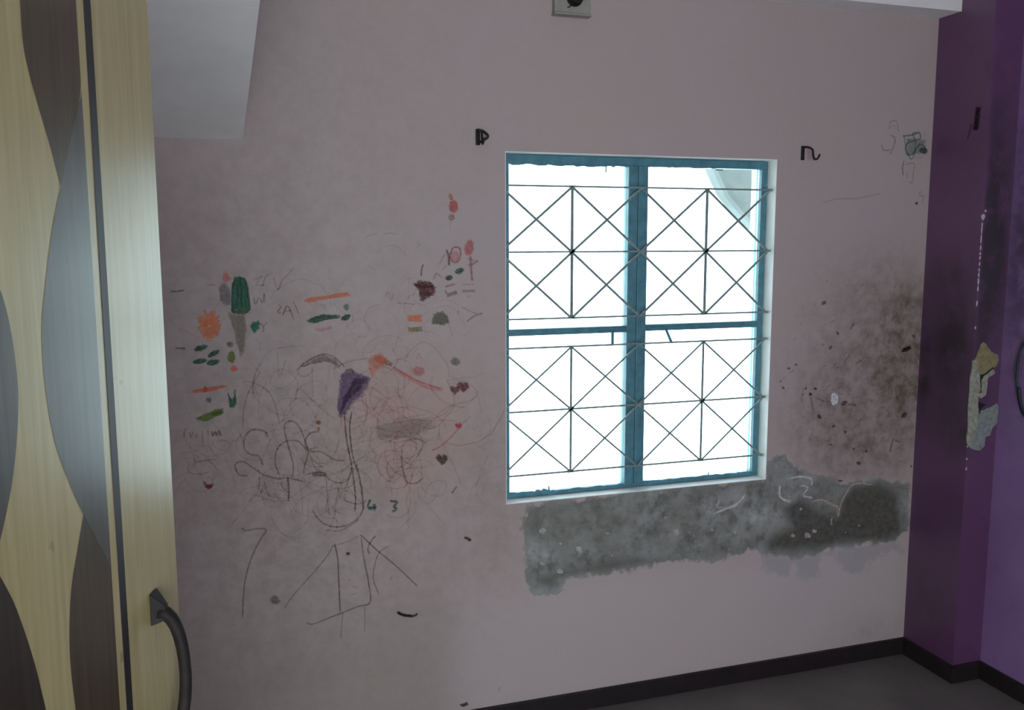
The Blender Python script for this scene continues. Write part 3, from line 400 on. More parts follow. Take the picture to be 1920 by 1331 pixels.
["scuff_marks","dark scuffs and specks beside the window",[["f",[[2028,959],[2023,959],[2016,963],[2011,969],[2011,974],[2015,977],[2021,975],[2027,970],[2029,963]],3,0.6,[60,48,54],-4.12],["f",[[2137,1019],[2138,1013],[2133,1006],[2125,1002],[2116,1003],[2112,1007],[2114,1014],[2121,1019],[2130,1021]],3,0.6,[60,48,54],1.43],["f",[[2408,959],[2411,953],[2408,945],[2401,940],[2392,939],[2387,943],[2387,951],[2392,957],[2401,961]],3,0.6,[60,48,54],-23.59],["f",[[2182,835],[2180,833],[2176,833],[2173,835],[2172,838],[2173,840],[2176,841],[2180,840],[2182,838]],3,0.6,[60,48,54],-54.97],["f",[[2212,776],[2209,774],[2202,774],[2195,777],[2192,782],[2193,785],[2198,787],[2206,785],[2211,781]],3,0.6,[60,48,54],13.87],["f",[[2135,718],[2132,716],[2126,716],[2118,717],[2113,720],[2113,722],[2118,724],[2126,723],[2132,721]],3,0.6,[60,48,54],-52.85],["f",[[1960,1078],[1961,1076],[1960,1073],[1958,1071],[1955,1070],[1953,1071],[1953,1073],[1955,1076],[1957,1078]],3,0.6,[60,48,54],-4.33],["f",[[2005,1071],[2004,1068],[1999,1067],[1994,1068],[1990,1071],[1990,1074],[1994,1077],[1999,1077],[2004,1075]],3,0.6,[60,48,54],16.84],["f",[[1889,1150],[1888,1148],[1885,1147],[1880,1147],[1877,1149],[1877,1151],[1879,1153],[1883,1154],[1887,1153]],3,0.6,[60,48,54],-26.62],["f",[[1918,1159],[1915,1158],[1911,1160],[1907,1163],[1906,1166],[1908,1168],[1912,1167],[1916,1165],[1918,1162]],3,0.6,[60,48,54],24.94],["f",[[1855,1107],[1855,1106],[1852,1104],[1849,1103],[1846,1103],[1846,1105],[1847,1106],[1850,1108],[1853,1108]],3,0.6,[60,48,54],-51.57],["f",[[1868,1077],[1866,1077],[1862,1079],[1858,1082],[1857,1086],[1858,1087],[1862,1086],[1866,1083],[1868,1080]],3,0.6,[60,48,54],-13.62],["f",[[2060,1225],[2062,1222],[2061,1217],[2057,1212],[2053,1210],[2049,1212],[2048,1217],[2051,1222],[2055,1225]],3,0.6,[60,48,54],-34.83],["f",[[2088,1263],[2085,1264],[2081,1267],[2078,1271],[2078,1274],[2080,1276],[2084,1274],[2087,1270],[2089,1266]],3,0.6,[60,48,54],-12.31],["f",[[2241,820],[2238,818],[2234,819],[2230,822],[2229,825],[2231,828],[2235,828],[2239,826],[2241,823]],3,0.6,[60,48,54],-27.63],["f",[[2449,744],[2446,744],[2443,746],[2441,749],[2441,752],[2443,753],[2446,751],[2449,749],[2450,746]],3,0.6,[60,48,54],30.96],["f",[[2270,693],[2271,690],[2269,687],[2266,684],[2262,684],[2259,686],[2260,689],[2263,692],[2267,694]],3,0.6,[60,48,54],-52.81],["f",[[2082,858],[2080,857],[2075,857],[2070,858],[2066,860],[2067,862],[2070,862],[2076,862],[2080,860]],3,0.6,[60,48,54],-6.31],["f",[[2142,906],[2143,903],[2142,901],[2139,899],[2136,899],[2133,901],[2133,904],[2135,907],[2139,907]],3,0.6,[60,48,54],17.25],["f",[[2090,931],[2091,928],[2088,925],[2084,923],[2080,923],[2078,926],[2079,929],[2082,932],[2087,933]],3,0.6,[60,48,54],-27.62],["f",[[2030,1384],[2029,1380],[2024,1376],[2017,1374],[2011,1375],[2009,1379],[2012,1383],[2018,1386],[2026,1387]],3,0.6,[60,48,54],46.18],["f",[[2430,1240],[2426,1240],[2420,1242],[2415,1246],[2414,1250],[2417,1252],[2422,1252],[2427,1248],[2430,1244]],3,0.6,[60,48,54],17.02],["f",[[1984,1056],[1986,1051],[1984,1047],[1979,1046],[1974,1047],[1971,1051],[1971,1056],[1975,1058],[1980,1058]],3,0.6,[60,48,54],-29.01],["s",[[2138,1282],[2151,1305]],7,0.7,[50,38,44]],["s",[[2120,1166],[2140,1188]],5,0.7,[50,38,44]],["s",[[2166,1152],[2194,1168]],5,0.7,[50,38,44]],["s",[[2069,1144],[2082,1161]],5,0.7,[50,38,44]],["s",[[1979,1044],[1995,990]],4,0.7,[50,38,44]],["s",[[1942,1028],[1947,1075]],4,0.7,[50,38,44]],["s",[[2047,1308],[2067,1316]],4,0.7,[50,38,44]],["s",[[2006,1036],[2041,1022]],4,0.7,[50,38,44]],["s",[[2140,1005],[2182,1002]],7,0.7,[50,38,44]],["s",[[2361,1016],[2351,1053]],7,0.7,[50,38,44]],["s",[[1979,890],[1990,884]],4,0.7,[50,38,44]],["s",[[2131,910],[2139,891]],4,0.7,[50,38,44]],["s",[[2200,929],[2173,919]],7,0.7,[50,38,44]],["s",[[1988,897],[1995,907]],5,0.35,[58,46,50]],["s",[[1968,918],[1974,923]],5,0.39,[58,46,50]],["s",[[2256,777],[2265,776]],4,0.61,[58,46,50]],["s",[[1991,1217],[1993,1221]],4,0.38,[58,46,50]],["s",[[2091,1234],[2106,1234]],4,0.48,[58,46,50]],["s",[[2282,918],[2298,921]],3,0.4,[58,46,50]],["s",[[2231,1149],[2234,1157]],4,0.39,[58,46,50]],["s",[[2271,1035],[2292,1042]],3,0.43,[58,46,50]],["s",[[1982,1340],[1988,1342]],3,0.62,[58,46,50]],["s",[[1982,1067],[1986,1070]],5,0.52,[58,46,50]],["s",[[1872,1067],[1888,1080]],3,0.46,[58,46,50]],["s",[[2103,1046],[2122,1044]],3,0.58,[58,46,50]],["s",[[2266,1175],[2287,1179]],4,0.63,[58,46,50]],["s",[[2336,1034],[2342,1047]],4,0.5,[58,46,50]],["s",[[2079,1141],[2101,1146]],4,0.55,[58,46,50]],["s",[[1939,895],[1950,898]],5,0.33,[58,46,50]],["s",[[2132,1136],[2145,1140]],3,0.64,[58,46,50]],["s",[[2377,847],[2391,850]],3,0.43,[58,46,50]],["s",[[2294,864],[2312,871]],4,0.53,[58,46,50]],["s",[[2033,837],[2041,845]],3,0.61,[58,46,50]],["s",[[1979,926],[1984,930]],4,0.42,[58,46,50]],["s",[[2171,1121],[2181,1138]],3,0.34,[58,46,50]],["s",[[2206,1252],[2221,1258]],5,0.59,[58,46,50]],["s",[[2320,1103],[2322,1107]],5,0.31,[58,46,50]],["s",[[2066,1333],[2079,1344]],3,0.52,[58,46,50]],["s",[[2049,1022],[2058,1022]],3,0.58,[58,46,50]],["s",[[2218,1094],[2225,1104]],5,0.58,[58,46,50]],["s",[[2383,1154],[2391,1163]],3,0.55,[58,46,50]],["s",[[2128,1328],[2131,1334]],4,0.49,[58,46,50]],["s",[[2321,1155],[2328,1154]],5,0.62,[58,46,50]],["s",[[2114,1190],[2127,1197]],3,0.43,[58,46,50]],["s",[[2226,1529],[2240,1536]],3,0.33,[58,46,50]],["s",[[2323,1341],[2329,1341]],3,0.61,[58,46,50]],["s",[[2223,1227],[2229,1236]],5,0.45,[58,46,50]],["s",[[2096,1068],[2111,1073]],3,0.46,[58,46,50]],["s",[[1888,1134],[1904,1143]],5,0.63,[58,46,50]],["s",[[2242,1011],[2251,1014]],5,0.5,[58,46,50]],["s",[[2252,877],[2262,875]],5,0.43,[58,46,50]],["s",[[2320,1427],[2332,1441]],5,0.48,[58,46,50]],["s",[[2032,1151],[2044,1155]],5,0.43,[58,46,50]],["s",[[2085,1105],[2100,1103]],5,0.34,[58,46,50]],["s",[[2224,1018],[2238,1016]],4,0.39,[58,46,50]],["s",[[2050,1076],[2066,1084]],4,0.48,[58,46,50]],["s",[[2281,950],[2285,957]],5,0.57,[58,46,50]],["s",[[2247,1064],[2257,1075]],4,0.55,[58,46,50]],["s",[[2155,855],[2168,861]],5,0.52,[58,46,50]],["s",[[2067,1384],[2071,1384]],5,0.44,[58,46,50]],["s",[[2037,1114],[2046,1125]],5,0.38,[58,46,50]],["s",[[2194,843],[2200,844]],5,0.52,[58,46,50]],["s",[[2079,990],[2099,995]],3,0.38,[58,46,50]],["s",[[2225,974],[2234,975]],3,0.45,[58,46,50]],["s",[[2329,1168],[2337,1169]],5,0.54,[58,46,50]],["s",[[2249,1068],[2271,1071]],4,0.34,[58,46,50]],["s",[[1859,1114],[1873,1120]],3,0.58,[58,46,50]],["s",[[2098,1085],[2114,1086]],5,0.47,[58,46,50]],["s",[[2171,996],[2175,1001]],4,0.62,[58,46,50]],["s",[[2187,1046],[2201,1044]],3,0.41,[58,46,50]],["s",[[1943,1050],[1955,1057]],3,0.52,[58,46,50]],["s",[[2247,1049],[2256,1054]],4,0.44,[58,46,50]],["s",[[2176,975],[2180,976]],3,0.58,[58,46,50]],["s",[[2023,1457],[2034,1460]],5,0.37,[58,46,50]],["s",[[2000,1184],[2009,1185]],3,0.56,[58,46,50]],["s",[[2169,1436],[2186,1446]],5,0.54,[58,46,50]],["s",[[2147,1415],[2161,1423]],3,0.58,[58,46,50]],["s",[[2115,1004],[2139,1001]],5,0.32,[58,46,50]],["s",[[2107,959],[2113,963]],3,0.44,[58,46,50]],["s",[[2382,1076],[2401,1078]],5,0.31,[58,46,50]],["s",[[1923,1305],[1930,1312]],3,0.57,[58,46,50]],["s",[[2119,1112],[2125,1118]],4,0.49,[58,46,50]],["s",[[1928,1362],[1934,1373]],3,0.44,[58,46,50]],["s",[[2287,1154],[2308,1150]],5,0.51,[58,46,50]],["s",[[1963,984],[1973,987]],4,0.47,[58,46,50]],["s",[[1979,1367],[1986,1381]],5,0.31,[58,46,50]],["s",[[2311,799],[2329,809]],5,0.44,[58,46,50]],["s",[[1898,1250],[1912,1260]],3,0.45,[58,46,50]],["s",[[2157,847],[2175,843]],4,0.35,[58,46,50]],["s",[[2256,1119],[2261,1120]],4,0.46,[58,46,50]],["s",[[2154,1026],[2160,1028]],4,0.35,[58,46,50]],["s",[[1947,967],[1963,971]],4,0.57,[58,46,50]],["s",[[2397,1170],[2401,1174]],4,0.57,[58,46,50]],["s",[[2017,1222],[2028,1233]],5,0.54,[58,46,50]],["s",[[2194,937],[2208,951]],5,0.64,[58,46,50]],["s",[[2194,1068],[2202,1076]],5,0.31,[58,46,50]],["s",[[2167,930],[2189,931]],3,0.49,[58,46,50]],["s",[[2019,1230],[2025,1234]],4,0.47,[58,46,50]],["s",[[2388,771],[2401,771]],5,0.59,[58,46,50]],["s",[[2145,1297],[2156,1298]],3,0.43,[58,46,50]],["s",[[2050,873],[2072,874]],4,0.53,[58,46,50]]]],
["paint_flakes","pale peeling paint edges in the mould",[["s",[[1595,645],[1643,659],[1679,668],[1705,686],[1721,706]],7,0.8,[165,160,160]],["s",[[1620,698],[1612,670],[1643,663]],6,0.6,[165,160,160]],["s",[[1865,725],[1866,687],[1886,669],[1914,661]],6.5,0.85,[165,160,160]],["s",[[1901,748],[1953,750],[1999,736],[1998,713]],5.5,0.75,[165,160,160]],["s",[[1954,717],[1984,706],[1966,678],[2005,666]],5.5,0.75,[165,160,160]],["s",[[2005,652],[2049,654],[2094,630],[2116,622],[2123,587],[2131,629],[2151,666],[2178,699],[2218,702],[2269,691]],5.5,0.8,[150,134,128]],["s",[[2093,582],[2096,552]],5,0.7,[150,142,134]],["s",[[2351,675],[2445,660]],3,0.4,[112,104,108]],["f",[[1196,615],[1193,613],[1188,613],[1185,616],[1184,620],[1187,622],[1192,622],[1195,619]],3,0.6,[165,160,160],30],["f",[[1024,598],[1021,596],[1018,596],[1015,599],[1015,602],[1017,604],[1021,603],[1023,601]],3,0.6,[165,160,160],30],["f",[[1508,587],[1506,585],[1503,586],[1500,588],[1500,590],[1502,592],[1505,591],[1507,589]],3,0.6,[165,160,160],30],["f",[[1598,586],[1595,584],[1590,584],[1586,588],[1586,592],[1589,594],[1594,593],[1597,590]],3,0.6,[165,160,160],30],["f",[[1463,589],[1458,584],[1448,585],[1441,591],[1440,599],[1446,604],[1455,603],[1462,596]],3,0.6,[165,160,160],30],["f",[[1413,648],[1410,646],[1406,646],[1402,649],[1401,653],[1404,655],[1409,655],[1412,652]],3,0.6,[165,160,160],30],["f",[[1096,570],[1090,565],[1082,566],[1075,572],[1074,580],[1079,584],[1088,583],[1095,577]],3,0.6,[165,160,160],30],["f",[[1100,559],[1097,556],[1091,556],[1086,560],[1086,565],[1089,568],[1095,568],[1100,564]],3,0.6,[165,160,160],30],["f",[[970,644],[964,639],[954,640],[946,647],[945,655],[952,661],[961,659],[969,653]],3,0.6,[165,160,160],30],["f",[[2006,519],[1999,514],[1989,515],[1980,522],[1979,530],[1985,535],[1996,533],[2004,527]],3,0.6,[165,160,160],30],["f",[[2029,534],[2025,531],[2018,532],[2013,536],[2012,542],[2016,545],[2023,544],[2029,540]],3,0.6,[165,160,160],30],["f",[[1939,527],[1934,524],[1927,525],[1922,529],[1921,535],[1925,538],[1932,537],[1938,533]],3,0.6,[165,160,160],30],["f",[[1965,626],[1962,624],[1957,624],[1953,627],[1952,631],[1955,634],[1960,633],[1964,630]],3,0.6,[165,160,160],30],["f",[[1211,536],[1209,534],[1206,534],[1204,537],[1204,539],[1206,541],[1209,540],[1211,538]],3,0.6,[165,160,160],30],["f",[[962,536],[958,532],[952,533],[947,538],[946,543],[950,546],[956,546],[961,541]],3,0.6,[165,160,160],30],["f",[[1028,500],[1023,495],[1014,497],[1007,503],[1007,510],[1012,514],[1021,513],[1027,507]],3,0.6,[165,160,160],30],["f",[[1538,478],[1536,476],[1532,476],[1529,479],[1528,482],[1531,484],[1535,483],[1538,481]],3,0.6,[165,160,160],30],["f",[[1689,567],[1686,565],[1681,565],[1677,568],[1676,572],[1679,575],[1684,574],[1688,571]],3,0.6,[165,160,160],30],["f",[[2163,517],[2161,516],[2157,516],[2155,519],[2154,521],[2156,523],[2160,522],[2163,520]],3,0.6,[165,160,160],30],["f",[[2222,537],[2220,536],[2216,536],[2213,538],[2213,541],[2215,543],[2219,542],[2222,540]],3,0.6,[165,160,160],30]]],
["tangle_drawing","faint tangled pencil lines in the middle of the scribbles",[["s",[[291,900],[325,913],[344,912],[369,899],[376,871]],3,0.15,[92,76,74]],["s",[[139,917],[127,882],[138,850],[152,840],[173,831],[212,843],[234,854],[258,871],[271,890],[287,921],[302,959]],3,0.18,[92,76,74]],["s",[[191,1133],[217,1116],[251,1114],[267,1134],[265,1170],[243,1188],[220,1185],[184,1167],[174,1142]],3,0.22,[92,76,74]],["s",[[212,1050],[235,1084],[242,1106],[254,1133],[268,1169],[273,1198],[278,1235]],3,0.2,[92,76,74]],["s",[[161,1032],[186,1037],[214,1046],[230,1065],[231,1085],[213,1115],[200,1132],[160,1141],[134,1137],[113,1115]],3,0.27,[92,76,74]],["s",[[226,1032],[236,1007],[236,964],[225,947],[198,945]],3,0.16,[92,76,74]],["s",[[197,1174],[175,1158],[160,1126],[163,1101],[175,1084],[214,1069],[246,1063]],3,0.22,[92,76,74]],["s",[[183,1163],[173,1128],[157,1101],[143,1081],[115,1065],[92,1068],[70,1095],[70,1121],[76,1159],[94,1190]],3,0.19,[92,76,74]],["s",[[154,1088],[123,1095],[93,1116],[66,1142],[55,1174],[64,1214],[77,1240],[94,1273],[118,1288],[151,1293]],3,0.25,[92,76,74]],["s",[[107,900],[83,920],[73,943],[76,965],[89,995],[104,1028],[118,1059],[152,1081],[184,1101],[217,1124],[245,1135]],3,0.2,[92,76,74]],["s",[[181,941],[206,947],[224,968],[226,1007],[218,1024],[204,1038],[181,1049],[141,1052],[115,1049],[85,1038]],3,0.2,[92,76,74]],["s",[[98,973],[88,998],[96,1013],[119,1033],[139,1032],[167,1004],[174,976]],3,0.17,[92,76,74]],["s",[[153,821],[129,822],[113,848],[113,874],[137,890],[165,892],[196,881]],3,0.21,[92,76,74]],["s",[[156,896],[146,924],[118,932],[85,926],[71,900],[66,870],[75,831],[85,816],[109,815]],3,0.25,[92,76,74]],["s",[[287,905],[310,912],[344,933],[371,948],[389,980],[396,1012],[402,1046]],3,0.21,[92,76,74]],["s",[[416,1033],[387,1038],[369,1057],[347,1088],[344,1123],[353,1146],[374,1174],[416,1180]],3,0.22,[92,76,74]],["s",[[212,986],[235,955],[240,937],[230,896],[203,875],[173,853],[145,837],[111,843],[88,850]],3,0.28,[92,76,74]],["s",[[101,967],[95,948],[101,929],[127,912],[165,902],[188,916],[201,946],[199,987]],3,0.2,[92,76,74]],["s",[[62,937],[66,905],[62,881],[54,859],[34,837],[21,819],[-2,794],[-24,768],[-40,759]],3,0.24,[92,76,74]],["s",[[84,1155],[61,1162],[44,1164],[27,1162],[-2,1135],[-14,1117],[-13,1076],[-3,1039],[21,1018],[42,1013],[72,1021],[90,1039]],3,0.16,[92,76,74]],["s",[[379,931],[389,962],[397,998],[399,1019],[391,1041],[363,1072],[336,1097],[307,1106],[278,1121],[251,1131]],3,0.15,[92,76,74]],["s",[[109,1141],[100,1119],[98,1098],[102,1075],[109,1058],[115,1031],[118,997],[122,967],[122,946],[122,921],[125,885],[134,864]],3,0.14,[92,76,74]],["s",[[140,1170],[119,1175],[106,1188],[112,1216],[130,1227],[148,1227],[174,1205],[184,1178],[176,1144],[165,1130]],3,0.27,[92,76,74]],["s",[[383,963],[412,955],[426,940],[437,923],[444,904],[452,875],[453,855],[458,811]],3,0.17,[92,76,74]],["s",[[248,1038],[229,1035],[209,1028],[199,993],[204,965],[225,945],[254,935],[269,944],[289,972],[303,1012]],3,0.23,[92,76,74]],["s",[[98,1017],[93,1037],[76,1053],[50,1056],[28,1052],[6,1027],[4,1005],[13,980],[35,964],[69,959],[106,965]],3,0.24,[92,76,74]],["s",[[350,962],[316,973],[284,995],[271,1012],[261,1032]],3,0.18,[92,76,74]],["s",[[318,1079],[335,1070],[357,1054],[372,1014],[371,990]],3,0.21,[92,76,74]],["s",[[189,1070],[207,1062],[226,1050],[245,1028],[258,992],[270,969],[273,939]],3,0.21,[92,76,74]],["s",[[216,896],[235,901],[263,899],[303,908],[330,924],[365,942],[385,954],[403,967],[426,981],[449,988],[471,997],[511,996]],3,0.27,[92,76,74]],["s",[[293,1035],[298,1015],[293,979],[276,942],[244,927],[215,928],[198,938],[173,963],[154,990],[151,1028],[152,1063],[168,1088]],3,0.22,[92,76,74]],["s",[[260,923],[223,930],[195,946],[178,973],[172,992]],3,0.15,[92,76,74]],["s",[[184,973],[195,986],[217,991],[236,996],[259,986],[291,965],[304,933],[307,903],[308,881]],3,0.19,[92,76,74]],["s",[[362,1022],[396,1026],[434,1009],[456,990],[485,967],[507,936],[527,898],[539,873],[553,840],[550,817],[533,783]],3,0.17,[92,76,74]],["s",[[67,987],[89,1001],[128,1000],[149,990],[172,954],[176,936],[177,904],[165,886],[141,866],[107,867],[93,879]],3,0.21,[92,76,74]],["s",[[378,806],[356,799],[318,814],[304,829],[293,850],[287,871],[292,891],[321,912],[358,907],[390,878],[392,843]],3,0.29,[92,76,74]],["s",[[89,1163],[126,1170],[160,1180],[185,1210],[190,1227],[198,1267],[190,1283],[170,1298],[143,1308],[111,1317]],3,0.14,[92,76,74]],["s",[[367,790],[355,814],[327,838],[299,854],[273,852],[244,844],[230,820],[233,784],[251,766],[280,762]],3,0.29,[92,76,74]],["s",[[261,1043],[268,1062],[268,1083],[262,1101],[231,1128],[213,1136],[192,1140],[175,1136],[147,1108],[136,1071]],3,0.21,[92,76,74]],["s",[[57,1143],[56,1171],[61,1208],[70,1234],[80,1248]],3,0.27,[92,76,74]],["s",[[111,1072],[105,1050],[110,1026],[124,1006],[141,993],[168,995]],3,0.15,[92,76,74]],["s",[[190,847],[207,871],[209,901],[202,920],[177,942]],3,0.14,[92,76,74]],["s",[[377,1154],[383,1133],[387,1091],[382,1071],[374,1038],[365,1012],[349,984],[328,974],[304,970],[269,972]],3,0.16,[92,76,74]],["s",[[233,919],[267,908],[289,895],[301,873],[300,832],[283,805],[267,793],[233,774],[209,773],[179,786],[158,803]],3,0.27,[92,76,74]],["s",[[278,925],[253,935],[228,937],[197,917],[194,890],[209,861],[237,853],[252,865]],3,0.19,[92,76,74]],["s",[[93,828],[94,804],[97,770],[113,739],[132,724],[156,707],[175,695]],3,0.16,[92,76,74]]]],
["tangle_drawing","faint pinkish crayon tangle beside the purple scribble",[["s",[[362,970],[335,967],[314,950],[318,926],[338,909]],3,0.22,[136,88,82]],["s",[[528,1033],[518,1062],[512,1088],[516,1120],[535,1142],[553,1157]],3,0.2,[136,88,82]],["s",[[490,1123],[500,1138],[502,1158],[505,1177],[497,1198],[479,1213],[454,1228],[436,1229],[409,1223],[386,1210],[370,1203],[355,1184]],3,0.23,[136,88,82]],["s",[[632,1019],[623,1039],[608,1055],[579,1074],[552,1083],[518,1094],[487,1092],[471,1087],[440,1077]],3,0.24,[136,88,82]],["s",[[359,885],[337,862],[317,856],[297,851],[275,859],[259,862],[243,863],[212,877],[192,890]],3,0.16,[136,88,82]],["s",[[476,887],[452,914],[442,929],[439,946],[440,963],[454,984],[469,998],[499,1016],[517,1022],[551,1027]],3,0.21,[136,88,82]],["s",[[544,889],[534,877],[509,875],[475,885],[457,904],[440,931]],3,0.19,[136,88,82]],["s",[[493,953],[458,960],[434,956],[422,941],[414,913],[424,889],[446,865],[467,858]],3,0.29,[136,88,82]],["s",[[543,972],[524,985],[502,1004],[478,1029],[469,1048],[454,1078],[439,1098],[419,1127]],3,0.17,[136,88,82]],["s",[[552,949],[525,970],[501,972],[474,962],[464,933],[475,904],[501,884]],3,0.17,[136,88,82]],["s",[[505,1231],[514,1255],[525,1268],[552,1290],[572,1291],[597,1276],[616,1255],[627,1237],[642,1211],[644,1180]],3,0.23,[136,88,82]],["s",[[485,1121],[483,1151],[484,1177],[473,1198],[461,1213],[445,1222],[417,1241],[398,1249],[369,1247],[342,1244],[317,1236],[288,1222]],3,0.29,[136,88,82]],["s",[[410,999],[391,996],[359,992],[338,984],[326,975],[307,949]],3,0.21,[136,88,82]],["s",[[593,1185],[584,1163],[587,1147],[605,1121],[632,1099],[662,1087],[697,1080]],3,0.28,[136,88,82]],["s",[[476,991],[479,1010],[499,1032],[515,1032],[542,1007],[557,982],[554,957],[532,940],[507,932],[474,944],[458,971],[457,1003]],3,0.29,[136,88,82]],["s",[[574,899],[551,898],[530,900],[496,897],[464,884]],3,0.21,[136,88,82]],["s",[[470,1029],[488,1054],[480,1079],[453,1090],[436,1087],[420,1071],[420,1038],[430,1018],[445,1009],[461,1010],[487,1032],[491,1047]],3,0.23,[136,88,82]],["s",[[495,1070],[521,1045],[552,1030],[579,1020],[601,1026],[616,1036],[632,1054],[655,1078],[660,1095],[656,1128],[649,1143],[637,1171]],3,0.3,[136,88,82]],["s",[[532,901],[526,885],[516,853],[513,834],[503,800],[503,783],[507,767],[509,742],[506,725],[510,706]],3,0.2,[136,88,82]],["s",[[525,1014],[506,1025],[487,1022],[473,1006],[467,981],[469,954]],3,0.21,[136,88,82]],["s",[[493,1063],[509,1057],[530,1054],[552,1049],[570,1046],[594,1049],[610,1057],[634,1069],[647,1082],[660,1091]],3,0.26,[136,88,82]],["s",[[448,1163],[454,1141],[452,1122],[436,1099],[407,1096],[391,1099],[378,1111],[370,1132],[377,1145],[388,1155],[406,1159],[434,1136]],3,0.2,[136,88,82]],["s",[[446,1100],[475,1095],[509,1089],[536,1073],[549,1048],[548,1025],[542,1002],[528,986]],3,0.21,[136,88,82]],["s",[[419,883],[449,893],[479,887],[498,866],[510,840],[514,824],[515,798],[513,781],[507,759],[486,746],[455,748],[436,760]],3,0.21,[136,88,82]],["s",[[445,1003],[471,1016],[490,1016],[511,999],[526,984],[539,957],[548,925],[552,893],[551,865]],3,0.25,[136,88,82]],["s",[[612,1005],[614,988],[624,964],[632,948],[641,926],[654,902],[661,880],[672,853],[680,831]],3,0.19,[136,88,82]],["s",[[494,1012],[468,1025],[441,1029],[408,1025],[392,1005],[393,975],[414,950],[442,943],[457,950],[468,975],[475,1007],[462,1037]],3,0.16,[136,88,82]],["s",[[467,873],[452,878],[443,901],[447,920],[463,931],[482,931],[511,915],[520,898],[519,865],[495,842],[463,838],[445,850]],3,0.31,[136,88,82]],["s",[[478,1057],[482,1082],[479,1102],[457,1123],[439,1126],[420,1113],[407,1088],[416,1060],[442,1045],[459,1042],[472,1051],[494,1075]],3,0.22,[136,88,82]],["s",[[408,1193],[432,1176],[447,1147],[445,1112],[434,1090],[412,1076],[382,1060],[358,1055],[340,1053],[323,1065],[302,1089]],3,0.18,[136,88,82]],["s",[[557,1019],[572,1032],[587,1047],[603,1058],[617,1072],[644,1088],[661,1092],[682,1096],[710,1101],[735,1117]],3,0.29,[136,88,82]],["s",[[381,1129],[386,1094],[382,1061],[373,1050],[342,1035],[314,1045],[308,1059],[308,1083]],3,0.3,[136,88,82]],["s",[[636,1170],[661,1173],[676,1169],[706,1158],[720,1146],[731,1133],[737,1116],[743,1087],[746,1063]],3,0.18,[136,88,82]],["s",[[559,1054],[536,1039],[519,1009],[518,982],[521,947]],3,0.19,[136,88,82]],["s",[[418,1058],[417,1034],[421,1009],[434,996],[458,988],[476,983],[505,989],[527,996],[549,1023]],3,0.31,[136,88,82]],["s",[[550,1018],[570,1033],[590,1041],[611,1045],[645,1043],[675,1035],[697,1037]],3,0.25,[136,88,82]],["s",[[634,972],[667,961],[692,961],[717,965],[737,967],[763,983],[783,994],[799,1021],[813,1041],[827,1073]],3,0.26,[136,88,82]],["s",[[379,873],[368,855],[364,837],[366,804],[373,783]],3,0.18,[136,88,82]],["s",[[470,1055],[468,1073],[461,1088],[450,1104],[432,1120],[408,1132]],4,0.22,[150,98,84]],["s",[[453,1049],[434,1064],[417,1081],[404,1100],[396,1124],[398,1144],[409,1164],[419,1172]],4,0.23,[150,98,84]],["s",[[433,1085],[437,1111],[456,1124],[480,1129],[500,1121],[507,1106],[506,1089],[486,1079],[466,1084],[457,1097]],4,0.16,[150,98,84]],["s",[[343,1125],[343,1152],[354,1166],[370,1170],[387,1158],[402,1135]],4,0.23,[150,98,84]],["s",[[447,1126],[427,1143],[413,1151],[397,1164],[387,1172],[370,1180]],4,0.16,[150,98,84]],["s",[[474,1145],[489,1126],[496,1099],[498,1075],[494,1054],[488,1040]],4,0.24,[150,98,84]],["s",[[422,1055],[410,1068],[391,1082],[381,1088],[364,1094],[345,1103],[323,1114]],4,0.2,[150,98,84]],["s",[[381,1089],[377,1112],[374,1124],[371,1147],[366,1160]],4,0.2,[150,98,84]],["s",[[472,1151],[495,1152],[514,1167],[519,1181],[525,1200],[528,1216]],4,0.18,[150,98,84]],["s",[[383,1043],[382,1019],[365,1007],[345,1002],[328,1015],[320,1027],[320,1039],[324,1056],[335,1072]],4,0.16,[150,98,84]],["s",[[416,1102],[402,1087],[385,1076],[372,1073],[349,1064]],4,0.28,[150,98,84]],["s",[[326,1064],[320,1076],[325,1099],[335,1110],[358,1121],[373,1120],[391,1099],[397,1086]],4,0.27,[150,98,84]]]],
